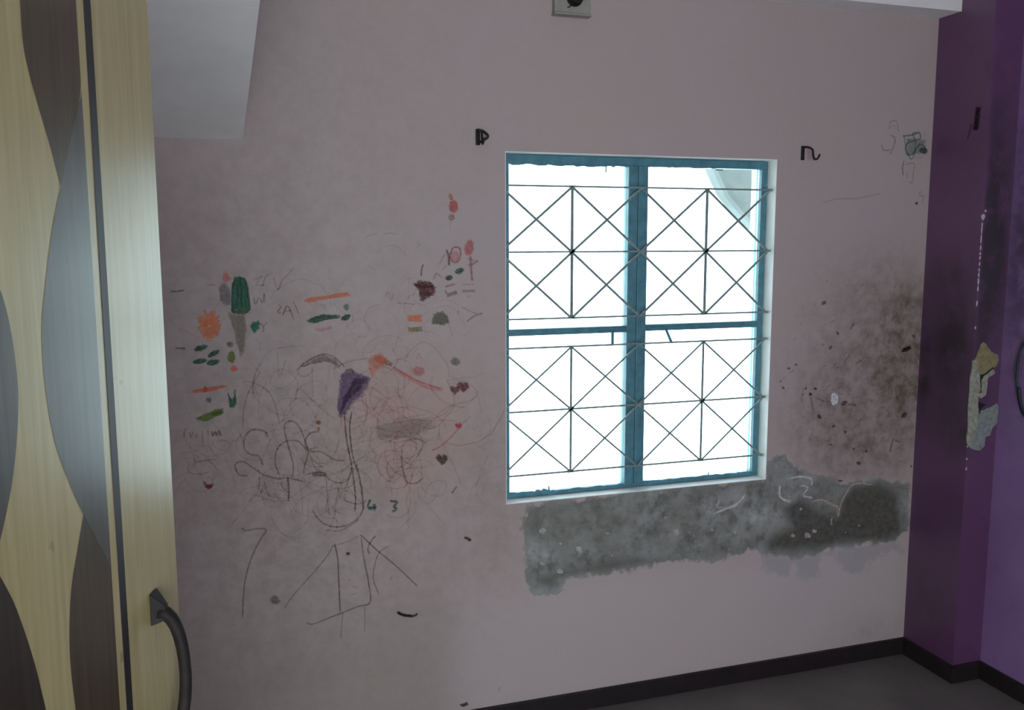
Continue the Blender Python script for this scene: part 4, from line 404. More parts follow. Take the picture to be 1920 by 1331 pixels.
["tangle_drawing","faint grey tangle right of the long lines",[["s",[[442,906],[429,916],[412,924],[399,929],[384,935],[371,934],[349,920],[335,900],[322,881],[321,863],[328,848],[340,839]],3,0.29,[86,76,74]],["s",[[474,941],[478,913],[489,904],[506,898],[523,906],[543,924]],3,0.29,[86,76,74]],["s",[[553,834],[569,814],[595,804],[614,802],[626,813],[631,830],[629,843]],3,0.25,[86,76,74]],["s",[[559,798],[565,822],[574,840],[592,849],[609,851],[629,846]],3,0.34,[86,76,74]],["s",[[584,786],[594,802],[589,831],[564,847],[548,850],[535,848]],3,0.18,[86,76,74]],["s",[[440,988],[462,993],[480,998],[497,1003],[516,1002],[537,993],[552,991],[576,984],[592,981]],3,0.23,[86,76,74]],["s",[[458,916],[471,917],[494,919],[516,912],[536,901],[549,883],[569,863],[578,853],[588,835]],3,0.17,[86,76,74]],["s",[[469,987],[467,971],[475,953],[493,934],[514,928],[536,933],[546,945],[552,957],[554,973],[548,991],[535,1000],[524,1005]],3,0.19,[86,76,74]],["s",[[524,921],[516,894],[496,875],[473,869],[452,864],[427,864],[408,879],[398,894]],3,0.19,[86,76,74]],["s",[[476,838],[474,815],[465,798],[445,787],[433,785],[421,792],[409,803],[406,819],[421,839],[439,844],[451,839],[459,823]],3,0.21,[86,76,74]],["s",[[352,808],[339,831],[330,840],[312,844],[296,834],[284,816],[280,801],[284,783],[306,771]],3,0.27,[86,76,74]],["s",[[402,824],[385,831],[375,842],[360,861],[351,877],[352,898],[352,911],[353,933],[362,957],[370,965]],3,0.22,[86,76,74]],["s",[[382,810],[359,802],[343,801],[330,805],[313,814],[302,822],[293,836],[296,864],[305,876],[320,882]],3,0.33,[86,76,74]],["s",[[449,861],[460,878],[477,896],[497,914],[510,916],[530,921],[542,923],[561,921],[577,913],[591,900]],3,0.33,[86,76,74]],["s",[[541,938],[552,955],[558,979],[546,1002],[534,1009],[509,1013],[493,1006],[481,995],[473,968],[484,943],[501,919]],3,0.21,[86,76,74]],["s",[[398,917],[392,899],[379,892],[354,903],[349,917],[358,940],[373,945],[398,938],[411,924],[420,898],[420,877],[408,855]],3,0.17,[86,76,74]],["s",[[415,950],[399,934],[386,928],[371,925],[345,919]],3,0.21,[86,76,74]],["s",[[541,824],[540,809],[552,788],[570,780],[589,790],[602,806],[608,825]],3,0.21,[86,76,74]],["s",[[516,841],[526,816],[529,796],[532,768],[527,754],[512,738],[495,722],[479,706]],3,0.27,[86,76,74]],["s",[[489,987],[513,988],[533,982],[546,967],[550,954],[545,939],[534,927],[523,922],[512,929],[509,948]],3,0.18,[86,76,74]],["s",[[451,899],[469,896],[491,885],[504,873],[515,858]],3,0.27,[86,76,74]],["s",[[539,818],[548,804],[559,790],[575,773],[588,752],[605,731],[616,718],[627,705]],3,0.2,[86,76,74]],["s",[[442,904],[461,904],[481,905],[500,912],[517,927],[530,946],[537,967],[534,987],[530,999],[517,1013],[499,1032],[482,1051]],3,0.34,[86,76,74]],["s",[[399,975],[408,953],[408,934],[399,919],[378,908],[366,908],[348,918],[336,938]],3,0.24,[86,76,74]],["s",[[447,830],[440,849],[449,872],[470,880],[494,877],[505,865],[503,845],[493,834]],3,0.32,[86,76,74]],["s",[[461,850],[471,864],[481,872],[490,883],[505,894],[518,910],[528,920],[537,931],[551,955],[566,977],[582,988],[596,994]],3,0.34,[86,76,74]]]],
["tangle_drawing","faint brown lines at the upper middle",[["s",[[523,1414],[521,1432],[520,1455],[521,1470],[523,1492]],3,0.2,[98,80,78]],["s",[[602,1309],[582,1313],[572,1323],[568,1344],[573,1355],[597,1366],[618,1355]],3,0.13,[98,80,78]],["s",[[465,1235],[487,1243],[513,1236],[524,1223],[521,1204],[512,1197],[494,1191],[482,1200],[474,1214],[481,1236],[502,1251],[515,1254]],3,0.21,[98,80,78]],["s",[[619,1417],[630,1423],[654,1417],[670,1409],[676,1390],[673,1377]],3,0.15,[98,80,78]],["s",[[473,1250],[470,1273],[480,1281],[493,1283],[510,1279],[515,1267],[505,1246],[484,1234],[460,1231],[436,1240],[428,1259]],3,0.19,[98,80,78]],["s",[[476,1242],[491,1243],[514,1249],[527,1255],[537,1265],[547,1278]],3,0.22,[98,80,78]],["s",[[403,1340],[392,1345],[385,1367],[390,1386],[395,1398],[412,1409],[424,1411],[435,1410]],3,0.24,[98,80,78]],["s",[[581,1412],[559,1407],[537,1423],[536,1444],[547,1456],[561,1458]],3,0.24,[98,80,78]],["s",[[449,1395],[466,1387],[476,1373],[488,1353],[488,1333],[486,1318],[484,1301],[473,1280]],3,0.15,[98,80,78]],["s",[[289,1431],[278,1444],[270,1457],[258,1472],[240,1479],[218,1489],[194,1492],[172,1483],[151,1473],[136,1461],[125,1452],[114,1433]],3,0.23,[98,80,78]],["s",[[347,1326],[325,1318],[315,1310],[304,1302],[299,1292]],3,0.16,[98,80,78]],["s",[[280,1403],[287,1412],[286,1425],[286,1443],[280,1453]],3,0.2,[98,80,78]],["s",[[380,1396],[362,1389],[341,1382],[321,1389],[311,1398],[299,1414],[296,1433],[302,1449],[314,1470],[325,1480]],3,0.18,[98,80,78]],["s",[[540,1332],[563,1327],[585,1324],[600,1316],[617,1309]],3,0.22,[98,80,78]],["s",[[539,1414],[527,1401],[514,1399],[493,1414],[489,1428],[491,1451],[499,1470],[520,1488],[537,1489]],3,0.14,[98,80,78]],["s",[[298,1304],[297,1293],[296,1270],[295,1244],[297,1218],[304,1199],[315,1187]],3,0.18,[98,80,78]],["s",[[584,1386],[562,1379],[542,1373],[530,1376],[517,1380]],3,0.17,[98,80,78]],["s",[[604,1391],[617,1400],[644,1402],[661,1395],[676,1378]],3,0.19,[98,80,78]],["s",[[546,1318],[520,1322],[503,1319],[492,1314],[480,1298],[480,1286]],3,0.12,[98,80,78]],["s",[[516,1378],[507,1392],[506,1405],[517,1428],[526,1438],[544,1443]],3,0.24,[98,80,78]],["s",[[420,1296],[412,1276],[396,1267],[372,1269],[361,1275],[356,1296],[370,1318],[382,1318],[393,1313]],3,0.22,[98,80,78]],["s",[[504,1294],[493,1306],[482,1311],[456,1317],[429,1315],[407,1303],[387,1287],[378,1270],[384,1244],[400,1231]],3,0.2,[98,80,78]],["s",[[329,1364],[337,1342],[354,1324],[379,1314],[391,1324],[397,1348],[381,1366],[363,1368],[345,1360],[329,1340],[326,1326]],3,0.18,[98,80,78]],["s",[[417,1262],[410,1236],[424,1215],[440,1204],[459,1208],[470,1217],[483,1236],[480,1257],[465,1280]],3,0.25,[98,80,78]]]],
["tangle_drawing","faint pencil lines below the loops",[["s",[[313,888],[305,864],[307,842],[313,816],[325,797],[342,785],[356,788],[370,798],[380,821]],3,0.21,[86,70,68]],["s",[[253,793],[257,804],[257,823],[241,845],[221,850],[210,847],[189,837],[173,825],[164,813],[153,796],[151,782],[164,757]],3,0.21,[86,70,68]],["s",[[25,817],[12,798],[-9,785],[-24,778],[-43,776],[-59,783]],3,0.16,[86,70,68]],["s",[[272,792],[279,780],[286,757],[286,731],[280,721]],3,0.22,[86,70,68]],["s",[[76,883],[58,883],[34,879],[15,873],[7,862],[-3,851]],3,0.21,[86,70,68]],["s",[[117,850],[98,853],[81,858],[61,872],[56,891],[61,901],[72,910],[88,910],[97,900],[104,883],[107,860],[103,848]],3,0.24,[86,70,68]],["s",[[297,858],[289,832],[286,811],[283,784],[277,758],[267,737],[258,724],[248,710]],3,0.3,[86,70,68]],["s",[[94,783],[100,770],[106,756],[120,735],[134,722],[159,714],[180,711],[201,715]],3,0.21,[86,70,68]],["s",[[67,869],[84,889],[105,900],[124,896],[133,886],[140,876],[138,858]],3,0.25,[86,70,68]],["s",[[154,793],[144,818],[125,836],[114,844],[104,855],[93,865]],3,0.17,[86,70,68]],["s",[[275,779],[293,788],[318,789],[342,776],[348,765],[350,753],[346,741]],3,0.22,[86,70,68]],["s",[[276,875],[271,854],[267,835],[260,819],[257,808],[257,793],[263,779],[281,759],[295,744],[308,733],[324,715]],3,0.22,[86,70,68]],["s",[[17,920],[28,913],[39,898],[42,880],[43,857]],3,0.17,[86,70,68]],["s",[[297,873],[280,869],[268,862],[264,845],[267,819],[274,795],[293,777]],3,0.19,[86,70,68]],["s",[[205,833],[203,816],[202,801],[202,788],[201,771],[196,760],[180,742],[158,730],[137,721]],3,0.26,[86,70,68]],["s",[[186,785],[185,806],[185,829],[185,846],[182,861],[179,882],[173,895]],3,0.25,[86,70,68]],["s",[[44,832],[65,839],[90,840],[106,826],[112,812]],3,0.21,[86,70,68]],["s",[[75,905],[77,892],[71,872],[66,860],[57,847]],3,0.26,[86,70,68]],["s",[[339,804],[321,810],[313,821],[317,844],[332,857],[353,850],[365,826]],3,0.27,[86,70,68]],["s",[[159,782],[168,807],[164,821],[152,840],[140,848],[119,840],[114,829]],3,0.21,[86,70,68]],["s",[[153,828],[129,831],[115,830],[102,831],[82,840],[62,851],[39,858],[24,865]],3,0.28,[86,70,68]],["s",[[163,902],[147,910],[127,905],[116,893],[118,869],[135,858],[155,856]],3,0.15,[86,70,68]],["s",[[34,835],[43,850],[56,856],[70,865],[84,877],[96,883],[114,887],[136,883]],3,0.28,[86,70,68]],["s",[[240,888],[223,898],[208,914],[198,927],[194,940],[190,958],[194,979],[202,1004]],3,0.16,[86,70,68]]]],
["tangle_drawing","faint brown lines at the left",[["s",[[-120,991],[-124,1011],[-122,1025],[-115,1044],[-114,1066],[-114,1083],[-116,1098],[-120,1112],[-130,1129],[-134,1140],[-138,1159]],3,0.12,[96,76,76]],["s",[[-52,1019],[-47,1027],[-43,1046],[-45,1059],[-51,1069],[-61,1082],[-73,1092],[-93,1096],[-105,1090]],3,0.25,[96,76,76]],["s",[[-2,1017],[8,1028],[17,1038],[31,1047],[41,1047],[51,1040],[61,1025],[65,1012]],3,0.17,[96,76,76]],["s",[[-71,949],[-87,956],[-95,961],[-104,979],[-112,995]],3,0.15,[96,76,76]],["s",[[-84,1019],[-69,1006],[-58,990],[-44,977],[-37,969],[-18,960]],3,0.14,[96,76,76]],["s",[[-25,914],[-35,911],[-47,903],[-65,895],[-74,892],[-85,892]],3,0.23,[96,76,76]],["s",[[-22,995],[-35,986],[-50,986],[-68,982],[-81,984],[-96,992],[-106,1000],[-124,1012],[-130,1024],[-138,1040],[-137,1058],[-130,1073]],3,0.25,[96,76,76]],["s",[[-114,964],[-108,946],[-101,929],[-96,917],[-89,900],[-80,885],[-70,877],[-62,868],[-47,860],[-37,857],[-19,859],[-6,867]],3,0.13,[96,76,76]],["s",[[-141,920],[-151,912],[-162,897],[-170,881],[-177,870],[-184,858]],3,0.18,[96,76,76]],["s",[[-128,941],[-147,935],[-161,927],[-177,920],[-190,912],[-206,903]],3,0.21,[96,76,76]],["s",[[-58,977],[-70,973],[-86,960],[-92,951],[-97,936],[-95,915],[-92,894],[-91,879],[-84,860]],3,0.12,[96,76,76]],["s",[[-24,1035],[-5,1025],[6,1023],[18,1029],[32,1042],[38,1052],[36,1075],[26,1088],[9,1095]],3,0.12,[96,76,76]],["s",[[-34,920],[-46,935],[-57,949],[-68,963],[-82,979],[-96,995]],3,0.21,[96,76,76]],["s",[[-136,1018],[-131,1038],[-134,1050],[-146,1062],[-162,1066],[-174,1064],[-192,1055],[-202,1044],[-202,1028],[-193,1014],[-181,1012],[-174,1020]],3,0.16,[96,76,76]],["s",[[-73,938],[-91,930],[-101,931],[-112,946],[-109,962],[-98,970],[-79,971],[-67,962],[-60,952],[-53,931],[-60,916],[-73,905]],3,0.17,[96,76,76]],["s",[[-30,973],[-23,955],[-19,946],[-14,934],[-12,925],[-9,912],[-5,895],[-6,878]],3,0.17,[96,76,76]],["s",[[-109,964],[-116,976],[-130,982],[-147,977],[-158,971],[-169,958],[-176,943]],3,0.15,[96,76,76]],["s",[[-46,969],[-59,984],[-67,1001],[-71,1011],[-74,1022],[-75,1042],[-73,1061],[-74,1078],[-76,1099],[-78,1113],[-78,1133],[-78,1147]],3,0.2,[96,76,76]],["s",[[-65,1025],[-54,1008],[-46,1002],[-27,997],[-13,1008],[-4,1028]],3,0.24,[96,76,76]],["s",[[-61,937],[-64,921],[-68,907],[-74,891],[-87,880],[-99,878],[-117,883],[-126,891],[-134,902],[-142,918],[-145,930]],3,0.24,[96,76,76]],["s",[[37,1263],[32,1256],[37,1234],[44,1217],[53,1208],[63,1205]],3,0.12,[100,82,80]],["s",[[64,1323],[75,1313],[80,1302],[80,1283],[81,1268]],3,0.2,[100,82,80]],["s",[[7,1285],[21,1301],[30,1319],[31,1336],[29,1345]],3,0.19,[100,82,80]],["s",[[29,1336],[27,1327],[30,1307],[39,1291],[46,1272],[51,1261],[54,1250],[65,1239],[77,1220]],3,0.17,[100,82,80]],["s",[[-55,1322],[-65,1320],[-78,1321],[-92,1331],[-107,1341],[-115,1345],[-127,1351],[-138,1357],[-150,1367],[-160,1379],[-171,1395]],3,0.2,[100,82,80]],["s",[[-40,1371],[-32,1375],[-14,1382],[2,1396],[12,1408],[19,1425],[26,1443],[28,1463],[22,1481]],3,0.23,[100,82,80]],["s",[[-53,1359],[-52,1380],[-43,1398],[-37,1413],[-34,1422],[-23,1439],[-18,1447]],3,0.14,[100,82,80]],["s",[[-34,1275],[-49,1271],[-61,1258],[-64,1247],[-60,1233],[-49,1222],[-33,1220],[-24,1226],[-12,1241],[-12,1261],[-17,1273]],3,0.14,[100,82,80]]]],
["tangle_drawing","faint grey marks beside the window edge",[["s",[[716,1330],[705,1316],[694,1309],[684,1312],[668,1320],[661,1336]],3,0.12,[82,80,82]],["s",[[776,998],[778,1006],[778,1019],[772,1036],[767,1046]],3,0.19,[82,80,82]],["s",[[706,778],[701,765],[705,753],[711,744],[722,738],[730,739]],3,0.12,[82,80,82]],["s",[[723,865],[738,874],[748,886],[759,897],[765,912],[770,926]],3,0.11,[82,80,82]],["s",[[705,1336],[698,1340],[688,1355],[679,1368],[676,1380],[676,1388]],3,0.2,[82,80,82]],["s",[[738,1019],[722,1010],[714,1012],[702,1025],[696,1043],[697,1055],[708,1069]],3,0.17,[82,80,82]],["s",[[766,917],[760,900],[755,886],[745,871],[741,861],[737,843],[733,836],[726,828],[718,821],[711,808],[708,794],[710,778]],3,0.18,[82,80,82]],["s",[[739,1045],[731,1039],[722,1027],[718,1017],[725,1001],[735,988],[747,987],[753,991]],3,0.15,[82,80,82]],["s",[[749,797],[751,811],[762,823],[773,828],[792,823],[805,813],[811,798],[809,785]],3,0.13,[82,80,82]],["s",[[726,961],[739,951],[752,945],[767,942],[780,943]],3,0.14,[82,80,82]],["s",[[736,947],[753,954],[765,959],[774,963],[790,970]],3,0.22,[82,80,82]],["s",[[740,1136],[731,1123],[726,1112],[720,1104],[709,1095],[699,1091],[685,1081],[671,1073],[662,1070],[647,1065],[632,1061],[624,1057]],3,0.16,[82,80,82]],["s",[[741,778],[732,787],[728,801],[730,810],[730,827],[732,835],[737,842],[745,854],[756,862]],3,0.18,[82,80,82]],["s",[[754,1189],[743,1182],[729,1175],[715,1176],[696,1177],[684,1176],[667,1176],[651,1184]],3,0.23,[82,80,82]],["s",[[747,893],[734,887],[724,884],[713,882],[701,881]],3,0.13,[82,80,82]],["s",[[698,762],[685,755],[668,752],[652,761],[646,772],[649,789],[658,803]],3,0.11,[82,80,82]]]],
]

# ------------------------------------------------------------------ room shell
XL, XR, ZB, ZT = .830, 1.806, .752, 1.876       # window opening
XC = 2.455; LX = -.80; FY = -4.4; ZC = 2.75; TH = .15
PIL_Y = -.247; XW = 2.582

def inside(px, pz, poly):
    c = np.zeros(px.shape, bool); n = len(poly)
    for i in range(n):
        x1, z1 = poly[i]; x2, z2 = poly[(i + 1) % n]
        cond = (z1 > pz) != (z2 > pz)
        with np.errstate(divide='ignore', invalid='ignore'):
            xi = (x2 - x1) * (pz - z1) / ((z2 - z1) or 1e-9) + x1
        c ^= cond & (px < xi)
    return c

def soft_mask(px, pz, poly, wd):
    """0.5 on the outline, 1 well inside, 0 well outside"""
    poly = [(a / 1000, b / 1000) for a, b in poly]
    dist = np.full(px.shape, 9.)
    for i in range(len(poly)):
        a = np.array(poly[i]); b = np.array(poly[(i + 1) % len(poly)]); ab = b - a
        t = np.clip(((px - a[0]) * ab[0] + (pz - a[1]) * ab[1]) / max(ab @ ab, 1e-9), 0, 1)
        dist = np.minimum(dist, np.hypot(px - a[0] - t * ab[0], pz - a[1] - t * ab[1]))
    sg = np.where(inside(px, pz, poly), 1, -1)
    return np.clip(.5 + sg * dist / (2 * wd), 0, 1)

def blob(px, pz, x, z, rx, rz, s): return s * np.exp(-((px - x) / rx) ** 2 - ((pz - z) / rz) ** 2)

def add_attr(me, name, arr):
    a = me.attributes.new(name, 'FLOAT', 'POINT'); a.data.foreach_set('value', np.ascontiguousarray(arr, dtype=np.float32))

def grid_lines(segs):
    out = []
    for a, b, st in segs:
        n = max(1, int(round((b - a) / st))); out += list(np.linspace(a, b, n, endpoint=False))
    out.append(segs[-1][1]); return np.array(out)

xs = grid_lines([(LX, -.16, .2), (-.16, XL, .012), (XL, XR, .014), (XR, XC, .009)])
zs = grid_lines([(0, .38, .02), (.38, ZB, .009), (ZB, ZT, .014), (ZT, ZC, .05)])
GX, GZ = np.meshgrid(xs, zs); nx, nz = len(xs), len(zs)
me = bpy.data.meshes.new('wall_back')
verts = np.stack([GX.ravel(), np.zeros(GX.size), GZ.ravel()], 1)
idx = np.arange(nx * nz).reshape(nz, nx)
q = np.stack([idx[:-1, :-1], idx[:-1, 1:], idx[1:, 1:], idx[1:, :-1]], -1)
cx = (GX[:-1, :-1] + GX[1:, 1:]) / 2; cz = (GZ[:-1, :-1] + GZ[1:, 1:]) / 2
keep = ~((cx > XL) & (cx < XR) & (cz > ZB) & (cz < ZT))
faces = q[keep].tolist()
vl = verts.tolist(); n0 = len(vl)
# outer skin of the wall, with the same hole
vl += [(LX, TH, 0), (XC + .2, TH, 0), (XC + .2, TH, ZC), (LX, TH, ZC), (XL, TH, ZB), (XR, TH, ZB), (XR, TH, ZT), (XL, TH, ZT)]
for a, b, c, d in ((0, 1, 5, 4), (1, 2, 6, 5), (2, 3, 7, 6), (3, 0, 4, 7)):
    faces.append([n0 + a, n0 + b, n0 + c, n0 + d][::-1])
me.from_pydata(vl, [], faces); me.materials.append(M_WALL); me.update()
PX = np.array([v[0] for v in vl]); PZ = np.array([v[2] for v in vl])
add_attr(me, 'mould', soft_mask(PX, PZ, DATA['mould'], .055))
add_attr(me, 'dark', np.maximum(soft_mask(PX, PZ, DATA['dark'], .05), .8 * soft_mask(PX, PZ, DATA['dark2'], .05)))
add_attr(me, 'patch', soft_mask(PX, PZ, DATA['patch'], .05))
add_attr(me, 'grey2', soft_mask(PX, PZ, DATA['grey2'], .05))
add_attr(me, 'pink', soft_mask(PX, PZ, DATA['pink'], .14))
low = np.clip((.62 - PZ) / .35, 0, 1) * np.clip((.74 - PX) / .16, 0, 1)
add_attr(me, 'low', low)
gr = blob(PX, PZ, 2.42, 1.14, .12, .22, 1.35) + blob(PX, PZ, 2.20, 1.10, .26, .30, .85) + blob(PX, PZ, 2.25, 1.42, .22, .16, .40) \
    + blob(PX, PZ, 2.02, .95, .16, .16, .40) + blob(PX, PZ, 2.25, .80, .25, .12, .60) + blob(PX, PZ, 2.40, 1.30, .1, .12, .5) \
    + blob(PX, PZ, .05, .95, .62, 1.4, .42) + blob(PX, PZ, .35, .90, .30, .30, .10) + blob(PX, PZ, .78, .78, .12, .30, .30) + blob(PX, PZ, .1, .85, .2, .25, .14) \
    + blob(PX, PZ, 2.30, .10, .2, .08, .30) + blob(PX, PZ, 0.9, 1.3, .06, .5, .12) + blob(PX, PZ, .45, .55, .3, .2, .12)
add_attr(me, 'grime_shade', np.clip(gr, 0, 1.3))  # real grime plus a broad blob painting the left wall's dimmer, warmer light
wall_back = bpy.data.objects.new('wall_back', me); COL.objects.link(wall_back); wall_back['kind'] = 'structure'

# purple wall with its pillar
def purple_grid(name, corners, nu, nv, masks, parent=None):
    a, b, c, d = [np.array(p, float) for p in corners]
    vs, fs = [], []
    for j in range(nv + 1):
        for i in range(nu + 1):
            u, v = i / nu, j / nv
            vs.append(tuple((a * (1 - u) + b * u) * (1 - v) + (d * (1 - u) + c * u) * v))
    for j in range(nv):
        for i in range(nu):
            k = j * (nu + 1) + i; fs.append((k, k + 1, k + nu + 2, k + nu + 1))
    return vs, fs
def purple_wall(name, panels):
    V, Fc = [], []
    for cr, nu, nv in panels:
        vs, fs = purple_grid('', cr, nu, nv, None); n = len(V); V += vs; Fc += [tuple(n + i for i in f) for f in fs]
    me = bpy.data.meshes.new(name); me.from_pydata(V, [], Fc); me.materials.append(M_PURPLE); me.update()
    A = np.array(V)
    side = A[:, 0] < XC + .002
    g = np.where(side, blob(A[:, 1], A[:, 2], -.15, 1.22, .09, .17, 1.0) + blob(A[:, 1], A[:, 2], -.03, 1.10, .03, .16, .8) + blob(A[:, 1], A[:, 2], -.19, .93, .10, .08, .6)
                 + blob(A[:, 1], A[:, 2], -.12, 1.48, .08, .05, .5) + blob(A[:, 1], A[:, 2], -.08, .25, .12, .15, .35),
                 np.where(A[:, 1] > PIL_Y - .01, blob(A[:, 0], A[:, 2], 2.50, 1.60, .08, .45, 1.1), blob(A[:, 1], A[:, 2], -.25, 1.6, .10, .6, .9)))  # darker upper pillar front; then the inner corner's shade painted on the right wall
    add_attr(me, 'grime_shade', np.clip(g, 0, 1.3))
    o = bpy.data.objects.new(name, me); COL.objects.link(o); o['kind'] = 'structure'; return o
wall_pillar = purple_wall('wall_pillar', [
    (((XC, PIL_Y, 0), (XC, 0, 0), (XC, 0, ZC), (XC, PIL_Y, ZC)), 12, 90),
    (((XC, PIL_Y, 0), (XC, PIL_Y, ZC), (XW, PIL_Y, ZC), (XW, PIL_Y, 0)), 90, 6)])
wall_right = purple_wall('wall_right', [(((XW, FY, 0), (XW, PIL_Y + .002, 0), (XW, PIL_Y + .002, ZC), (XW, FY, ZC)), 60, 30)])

M_PURPLE_SHEEN = M_PURPLE.copy(); M_PURPLE_SHEEN.name = 'glossy_purple_sheen_tint'  # lighter copy of the purple, the right wall's sheen put into its colour
for nd in M_PURPLE_SHEEN.node_tree.nodes:
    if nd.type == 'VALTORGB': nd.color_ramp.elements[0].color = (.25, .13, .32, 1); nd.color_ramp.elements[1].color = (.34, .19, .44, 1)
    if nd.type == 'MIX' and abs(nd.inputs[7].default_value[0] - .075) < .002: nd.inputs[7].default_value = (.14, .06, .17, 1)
wall_right.data.materials[0] = M_PURPLE_SHEEN
def struct(name, mb, m, **k): return obj(name, mb, m, kind='structure', **k)
struct('floor', MB().box(LX, XW + .1, FY, .05, -.08, 0), M_FLOOR)
struct('ceiling', MB().box(LX, XW + .1, FY, .05, ZC, ZC + .1), M_CEIL)
M_PLAIN = simple('plain_lilac_paint', (.45, .385, .40), .7, .06, 4)
struct('wall_left', MB().box(LX - .1, LX, FY, .05, 0, ZC), M_PLAIN)
mb = MB(); mb.box(LX, -.7, FY - .1, FY, 0, ZC); mb.box(.6, XW + .1, FY - .1, FY, 0, ZC); mb.box(-.7, .6, FY - .1, FY, 2.2, ZC)
struct('wall_front', mb, M_PLAIN)
# loft slab over the wardrobe and the roof beam along the back wall
mb = MB(); SK = .35  # slope added so the underside catches more light from behind
V0 = [(LX, -.0005, 1.884), (.055, -.0005, 1.884), (.168, -2.15, 1.884 + SK * 2.15), (LX, -2.15, 1.884 + SK * 2.15)]
mb.prism(V0, (0, 0, .09))
struct('trim_1', mb, M_SOFFIT)
struct('trim_2', MB().box(.0555, XC - .0005, -.103, -.0005, 2.386, ZC - .001), M_SOFFIT)
# skirting
BH, BT = .066, .012
struct('baseboard_back', MB().box(LX + .001, XC - .0006, -BT, -.0006, 0.0005, BH), M_BASE, bevel=.002)
mb = MB()
mb.box(XC - BT, XC - .0006, PIL_Y - BT, -BT - .001, .0005, BH); mb.box(XC, XW - BT, PIL_Y - BT, PIL_Y - .0006, .0005, BH); mb.box(XW - BT, XW - .0006, FY + .001, PIL_Y - .001, .0005, BH)
struct('baseboard_right', mb, M_BASE, bevel=.002)

# ------------------------------------------------------------------ window
win = empty('window_1', (1.318, .05, ZB), kind='structure')
win['label'] = 'teal steel window with white diamond grille bars and bright daylight behind'
mb = MB()
D_ = .002
mb.box(XL, XR, .0005, TH, ZB - .0, ZB + D_); mb.box(XL, XR, .0005, TH, ZT - D_, ZT); mb.box(XL, XL + D_, .0005, TH, ZB + D_, ZT - D_); mb.box(XR - D_, XR, .0005, TH, ZB + D_, ZT - D_)
obj('window_reveal', mb, M_REVEAL, win, label='white painted inner edge of the window opening')
mb = MB(); y0, y1 = .050, .085
mb.box(XL + .003, XR - .003, y0, y1, 1.846, ZT - .003)
mb.box(XL + .003, XR - .003, y0, y1, ZB + .003, .768)
mb.box(XL + .003, XL + .028, y0, y1, .768, 1.846); mb.box(1.780, XR - .003, y0, y1, .768, 1.846)
obj('window_frame', mb, M_TEAL, win, bevel=.0015)
mb = MB()
mb.box(1.272, 1.3055, y0 - .004, y1, .768, 1.846); mb.box(1.3075, 1.343, y0 - .004, y1, .768, 1.846); mb.box(1.3, 1.312, y0 + .003, y1 - .002, .768, 1.846)
obj('mullion', mb, M_TEAL, win, bevel=.002)
for a, b, zz in ((XL + .029, 1.272, 1.3055), (1.344, 1.779, 1.307)):
    obj('transom', MB().box(a, b, y0 + .002, y1 - .005, zz - .011, zz + .011), M_TEAL, win, bevel=.0015)
for a, b in ((XL + .029, 1.272), (1.344, 1.779)):
    for c, d in ((.769, 1.293), (1.319, 1.845)):
        obj('pane', MB().box(a, b, .066, .069, c, d), M_GLASS, win)
# casement stays hanging from the transoms
obj('window_stay', MB().box(1.214, 1.223, .040, .047, 1.252, 1.300).box(1.165, 1.270, .042, .048, 1.306, 1.3105), M_TEAL, win, bevel=.001)
mb = MB(); mb.prism([(1.413, .040, 1.300), (1.422, .040, 1.300), (1.444, .040, 1.256), (1.434, .040, 1.255)], (0, .007, 0)); mb.box(1.36, 1.47, .042, .048, 1.3035, 1.309)
obj('window_stay', mb, M_TEAL, win, bevel=.001)
# ragged old putty under the top rail and on the bottom rail
random.seed(4)
def ragged(x0, x1, z, dz, sgn, y=.0485):
    pts = [(x0, y, z - sgn * .004)]; x = x0
    while x < x1:
        pts.append((x, y, z + sgn * random.uniform(.2, 1) * dz)); x += random.uniform(.006, .03)
    pts += [(x1, y, z + sgn * dz * .5), (x1, y, z - sgn * .004)]
    return pts
mb = MB()
for a, b, z, dz, sg in ((XL + .005, 1.272, 1.847, .009, -1), (1.345, 1.6, 1.847, .004, -1), (.835, 1.0, .768, .012, 1), (1.0, 1.27, .768, .005, 1), (1.345, 1.78, .768, .006, 1)):
    mb.prism(ragged(a, b, z, dz, sg), (0, .004, 0))
mb.box(1.189, 1.1925, .049, .052, 1.822, 1.846); mb.box(.994, .998, .049, .052, .768, .786); mb.box(1.60, 1.603, .049, .052, .768, .784); mb.box(1.597, 1.625, .049, .052, 1.838, 1.8425)
obj('putty_edge', mb, M_TEAL, win, label='ragged dark paint and putty edge')
